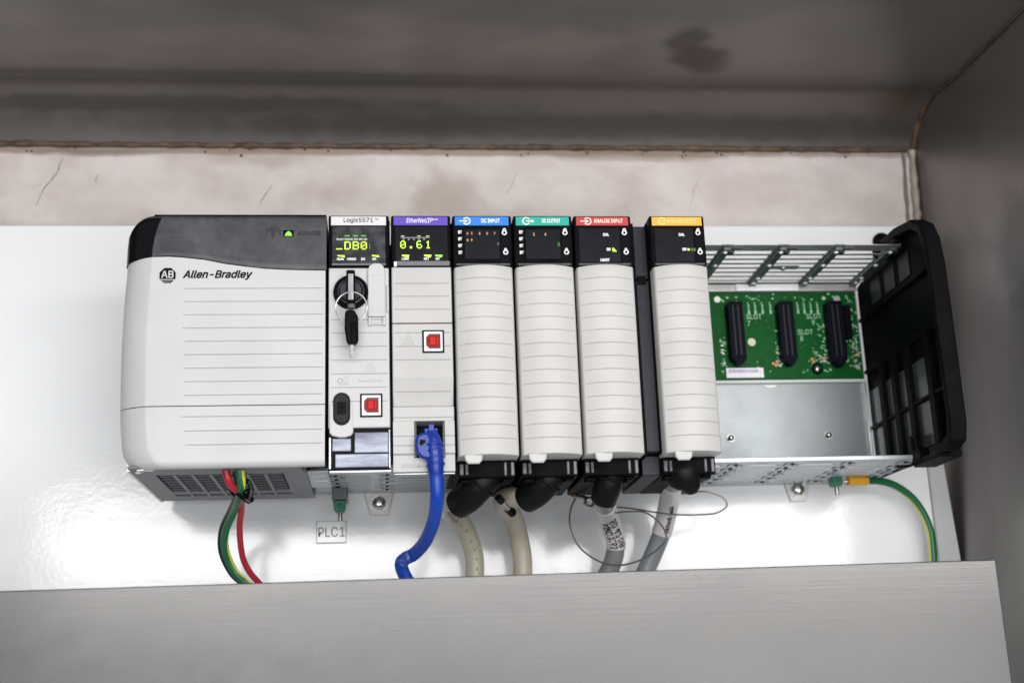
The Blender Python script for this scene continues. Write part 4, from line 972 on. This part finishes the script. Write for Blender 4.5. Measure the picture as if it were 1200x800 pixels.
# sleeves with writing
def sleeve_text(path, a, b_, r, s_txt, m, parent, name, ang0, ang1, flip=False, **k):
    def mp(u, v):
        t = (1 - u if flip else u); kk = a + t * (b_ - a); i = int(kk); fr = kk - i; i = min(max(i, 1), len(path) - 3)
        A = on_path(path, i, ang0 + (ang1 - ang0) * v, r)[0]; B_ = on_path(path, i + 1, ang0 + (ang1 - ang0) * v, r)[0]
        return tuple(A.lerp(B_, fr))
    return lettering(s_txt, m, parent, 0, 1, 0, 1, 0, name=name, mapf=mp, **k)
s3 = obj('marker_sleeve', MB().tube(sub_path(path3, 8, 26), 6.4, 20, spline=False), sleeve, c3)
sleeve_text(path3, 13, 24.5, 6.55, 'ARC 3163', ink, s3, 'handwriting', .05, -.75, bold=.02, shear=.1)
sleeve_text(path3, 12, 24, 6.55, '50 42 08', ink, s3, 'handwriting', .85, .15, bold=.02, shear=.15)
s4 = obj('marker_sleeve', MB().tube(sub_path(path4, 6, 25), 6.3, 20, spline=False), sleeve, c4)
sleeve_text(path4, 13, 23, 6.45, 'Allen-Bradley', ink, s4, 'printing', .45, -.15, bold=.03)
# small black and steel clip tied under the boots
cp = thing('cable_clamp', 'small shiny steel and black clamp sticking out between the two beige cables', 'clamp', (100, -60, -14))
obj('clamp_pin', MB().cyl((97.6, -102, -18.0), (102.0, -95, -21.4), 1.9, n=16), chrome, cp)
obj('clamp_body', MB().cyl((101.8, -95, -21.2), (105.2, -91, -24.0), 2.6, n=8), gloss_b, cp, bevel=.4)
obj('clamp_stem', MB().cyl((95.4, -105, -16.2), (97.8, -102, -18.2), 2.2, n=14), rubber, cp)
kb = obj('tie_stub', MB().box(57.8, 62, -70, -64, -17.8, -10.6), gloss_b, None, bevel=.8, base=(60, -67, -14)); tag(kb, 'small black cable tie stub showing just behind the blue cable', 'cable tie')

# thin loose wires
w1 = obj('loose_wire', MB().tube([(147.5, -60, -9.5), (143.5, -60, -18), (142.5, -62, -28), (147, -62, -40), (158, -62, -49), (170, -62, -52.2), (184, -60, -49.5), (196, -58, -43), (202, -58, -35.6), (198, -60, -27), (189, -62, -20.8), (178, -66, -20.6), (166, -70, -21.6), (160, -72, -19.5), (157.5, -70, -13)], .55, 8), wire_m, None, base=(170, -60, -30))
tag(w1, 'thin grey wire hanging in a wide loop round the sleeve of the grey cable', 'wire')
w2_ = obj('loose_wire', MB().tube([(176, -40, -14), (184, -44, -15.6), (196, -50, -18.8), (208, -50, -20.6), (224, -48, -21), (238, -44, -19.6), (245.6, -42, -15), (243, -42, -9.4), (232, -42, -5.6), (222, -46, -7.2), (214, -52, -8.4)], .5, 8), wire_m, None, base=(215, -45, -14))
tag(w2_, 'thin grey wire making a flat loop right of the blue-grey cable', 'wire')
gl = thing('cable_gland', 'small brass and steel eyelet beside the black boot of the grey sleeved cable', 'cable fitting', (151, -70, -14))
obj('eyelet', MB().ring((153.5, -72, -15.6), 2.6, 1.2, (.3, 1, .3)), chrome, gl)
obj('terminal_barrel', MB().cyl((146.5, -66, -10.5), (152, -70, -12.6), 1.5, n=12), foil, gl)
obj('copper_strands', MB().tube([(143.5, -64, -9.6), (147, -66, -11.8), (145, -66, -8.4), (149.5, -68, -10)], .6, 8), mat('bare_copper', (.5, .27, .14), .3, .7), gl)

# ------------------------------------------------------------ power wires
gw = [(-52.6, -126, 6), (-51.6, -124, -2), (-49.6, -120, -8), (-48.6, -110, -13.8), (-54.8, -90, -18.5), (-62.2, -75, -27.4), (-64.2, -65, -38.4), (-58.6, -60, -50.4), (-50.4, -60, -57.5), (-42, -60, -64)]
t = thing('earth_wire', 'green and yellow striped earth wire coming out under the power supply and bowing left', 'wire', (-52, -110, -6))
def offset(pts, dx, dy=0, dz=0): return [(p[0] + dx, p[1] + dy, p[2] + dz) for p in pts]
gA = [(-48.2, -126, 6), (-48.0, -125, -2), (-47.6, -121, -9), (-49.6, -110, -14.6), (-55.0, -90, -20.0), (-61.0, -75, -29), (-61.6, -66, -39), (-56.8, -62, -50), (-49.6, -62, -57), (-42, -62, -64), (-36, -62, -82), (-34, -62, -190)]
obj('green_core', MB().tube(gA, 2.3, 12), wgreen, t)
obj('yellow_stripe', MB().tube(offset(gA, 1.55, -.9, .4), [1.3] * 3 + [1.0] * 9, 10), wyel, t)
t = obj('supply_wire', MB().tube([(-51.0, -123, 6), (-50.6, -122, -2), (-49.8, -118, -8), (-52.0, -106, -13.4), (-57.2, -88, -18.6), (-63.4, -73, -27.4), (-64.2, -64, -39), (-58.6, -59, -51.0), (-50.4, -59, -58.2), (-42, -59, -65.8), (-37, -59, -84), (-36, -59, -190)], 1.6, 12), wblk, None, base=(-52, -110, -6))
tag(t, 'black supply wire running beside the striped earth wire', 'wire')
t = obj('supply_wire', MB().tube([(-55.6, -127, 6), (-55.2, -126, -2), (-53.0, -123, -8.6), (-48.6, -113, -13.0), (-49.6, -96, -18), (-52.2, -80, -28), (-51.4, -70, -42), (-47.4, -66, -51), (-42, -62, -57.4), (-37, -60, -64), (-31, -60, -82), (-29, -60, -190)], [2.3, 2.3, 2.2, 1.9, 1.8, 1.8, 1.8, 1.8, 1.8, 1.8, 1.8, 1.8], 12), wred, None, base=(-54, -110, -6))
tag(t, 'red supply wire hanging in a gentle curve under the power supply', 'wire')
ct_ = obj('cable_tie', MB().ring((-49.8, -113.5, -12.4), 4.4, 1.0, (.35, .3, 1)).dome((-45.0, -117, -12.6), 2.4, 2.6).dome((-42.6, -116.5, -16.4), 1.9, 2.2).tube([(-47.6, -117, -9), (-44.2, -120, -6.8), (-42.2, -119, -11), (-43.5, -119, -17), (-46, -118, -15)], 1.4, 8).tube([(-50, -117.6, -13), (-46, -119.6, -16.4), (-42.6, -119, -18.4)], 1.2, 8), gloss_b, None, bevel=.5, base=(-47, -116, -12))
tag(ct_, 'knotted glossy black cable tie bundling the wires under the power supply', 'cable tie')

# right hand earth wire
rw = thing('earth_wire', 'green and yellow earth wire with an orange crimp, arching down right of the rack', 'wire', (335, -28, 2))
obj('ring_terminal', MB().cyl((326.6, -27, 1.4), (333.0, -27, 1.6), 1.2, n=10).box(325.4, 328, -28.2, -26, .3, 2.6), foil, rw)
obj('crimp_sleeve', MB().cyl((331.4, -27, 1.6), (345.2, -25, 2.0), 3.0, 3.1, n=18), orange, rw)
rp = [(344.6, -25, 2.0), (355, -22, 2.0), (366, -19, -.6), (377, -16, -7.4), (384.6, -14, -17), (389.0, -13, -29), (389.4, -13, -42), (388.2, -13, -58), (386, -13, -80), (385, -13, -190)]
obj('green_core', MB().tube(rp, 2.5, 14), wgreen, rw)
obj('yellow_stripe', MB().tube([(p[0] - 1.2 - .9 * min(1, i / 5), p[1] - .6, p[2] - 1.7 + 1.6 * min(1, i / 5)) for i, p in enumerate(rp)], .9, 8), wyel, rw)

# ------------------------------------------------------------ name tag on the panel
tg = thing('name_tag', 'small white tag printed PLC1 on the panel under the controller', 'tag', (-3.2, -1, -20.6))
pl = box('tag_plate', -12.6, 6.5, -1.2, -.3, -27.6, -13.4, tage, tg)
box('tag_face', -12.1, 6.1, -1.5, -1.15, -27.1, -13.8, tagm, tg)
lettering('PLC1', mat('tag_ink', (.06, .06, .065), .5), tg, -11.2, 5.4, -23.6, -17.4, -1.6)

for o in bpy.data.objects:
    if '_b' in o: del o['_b']
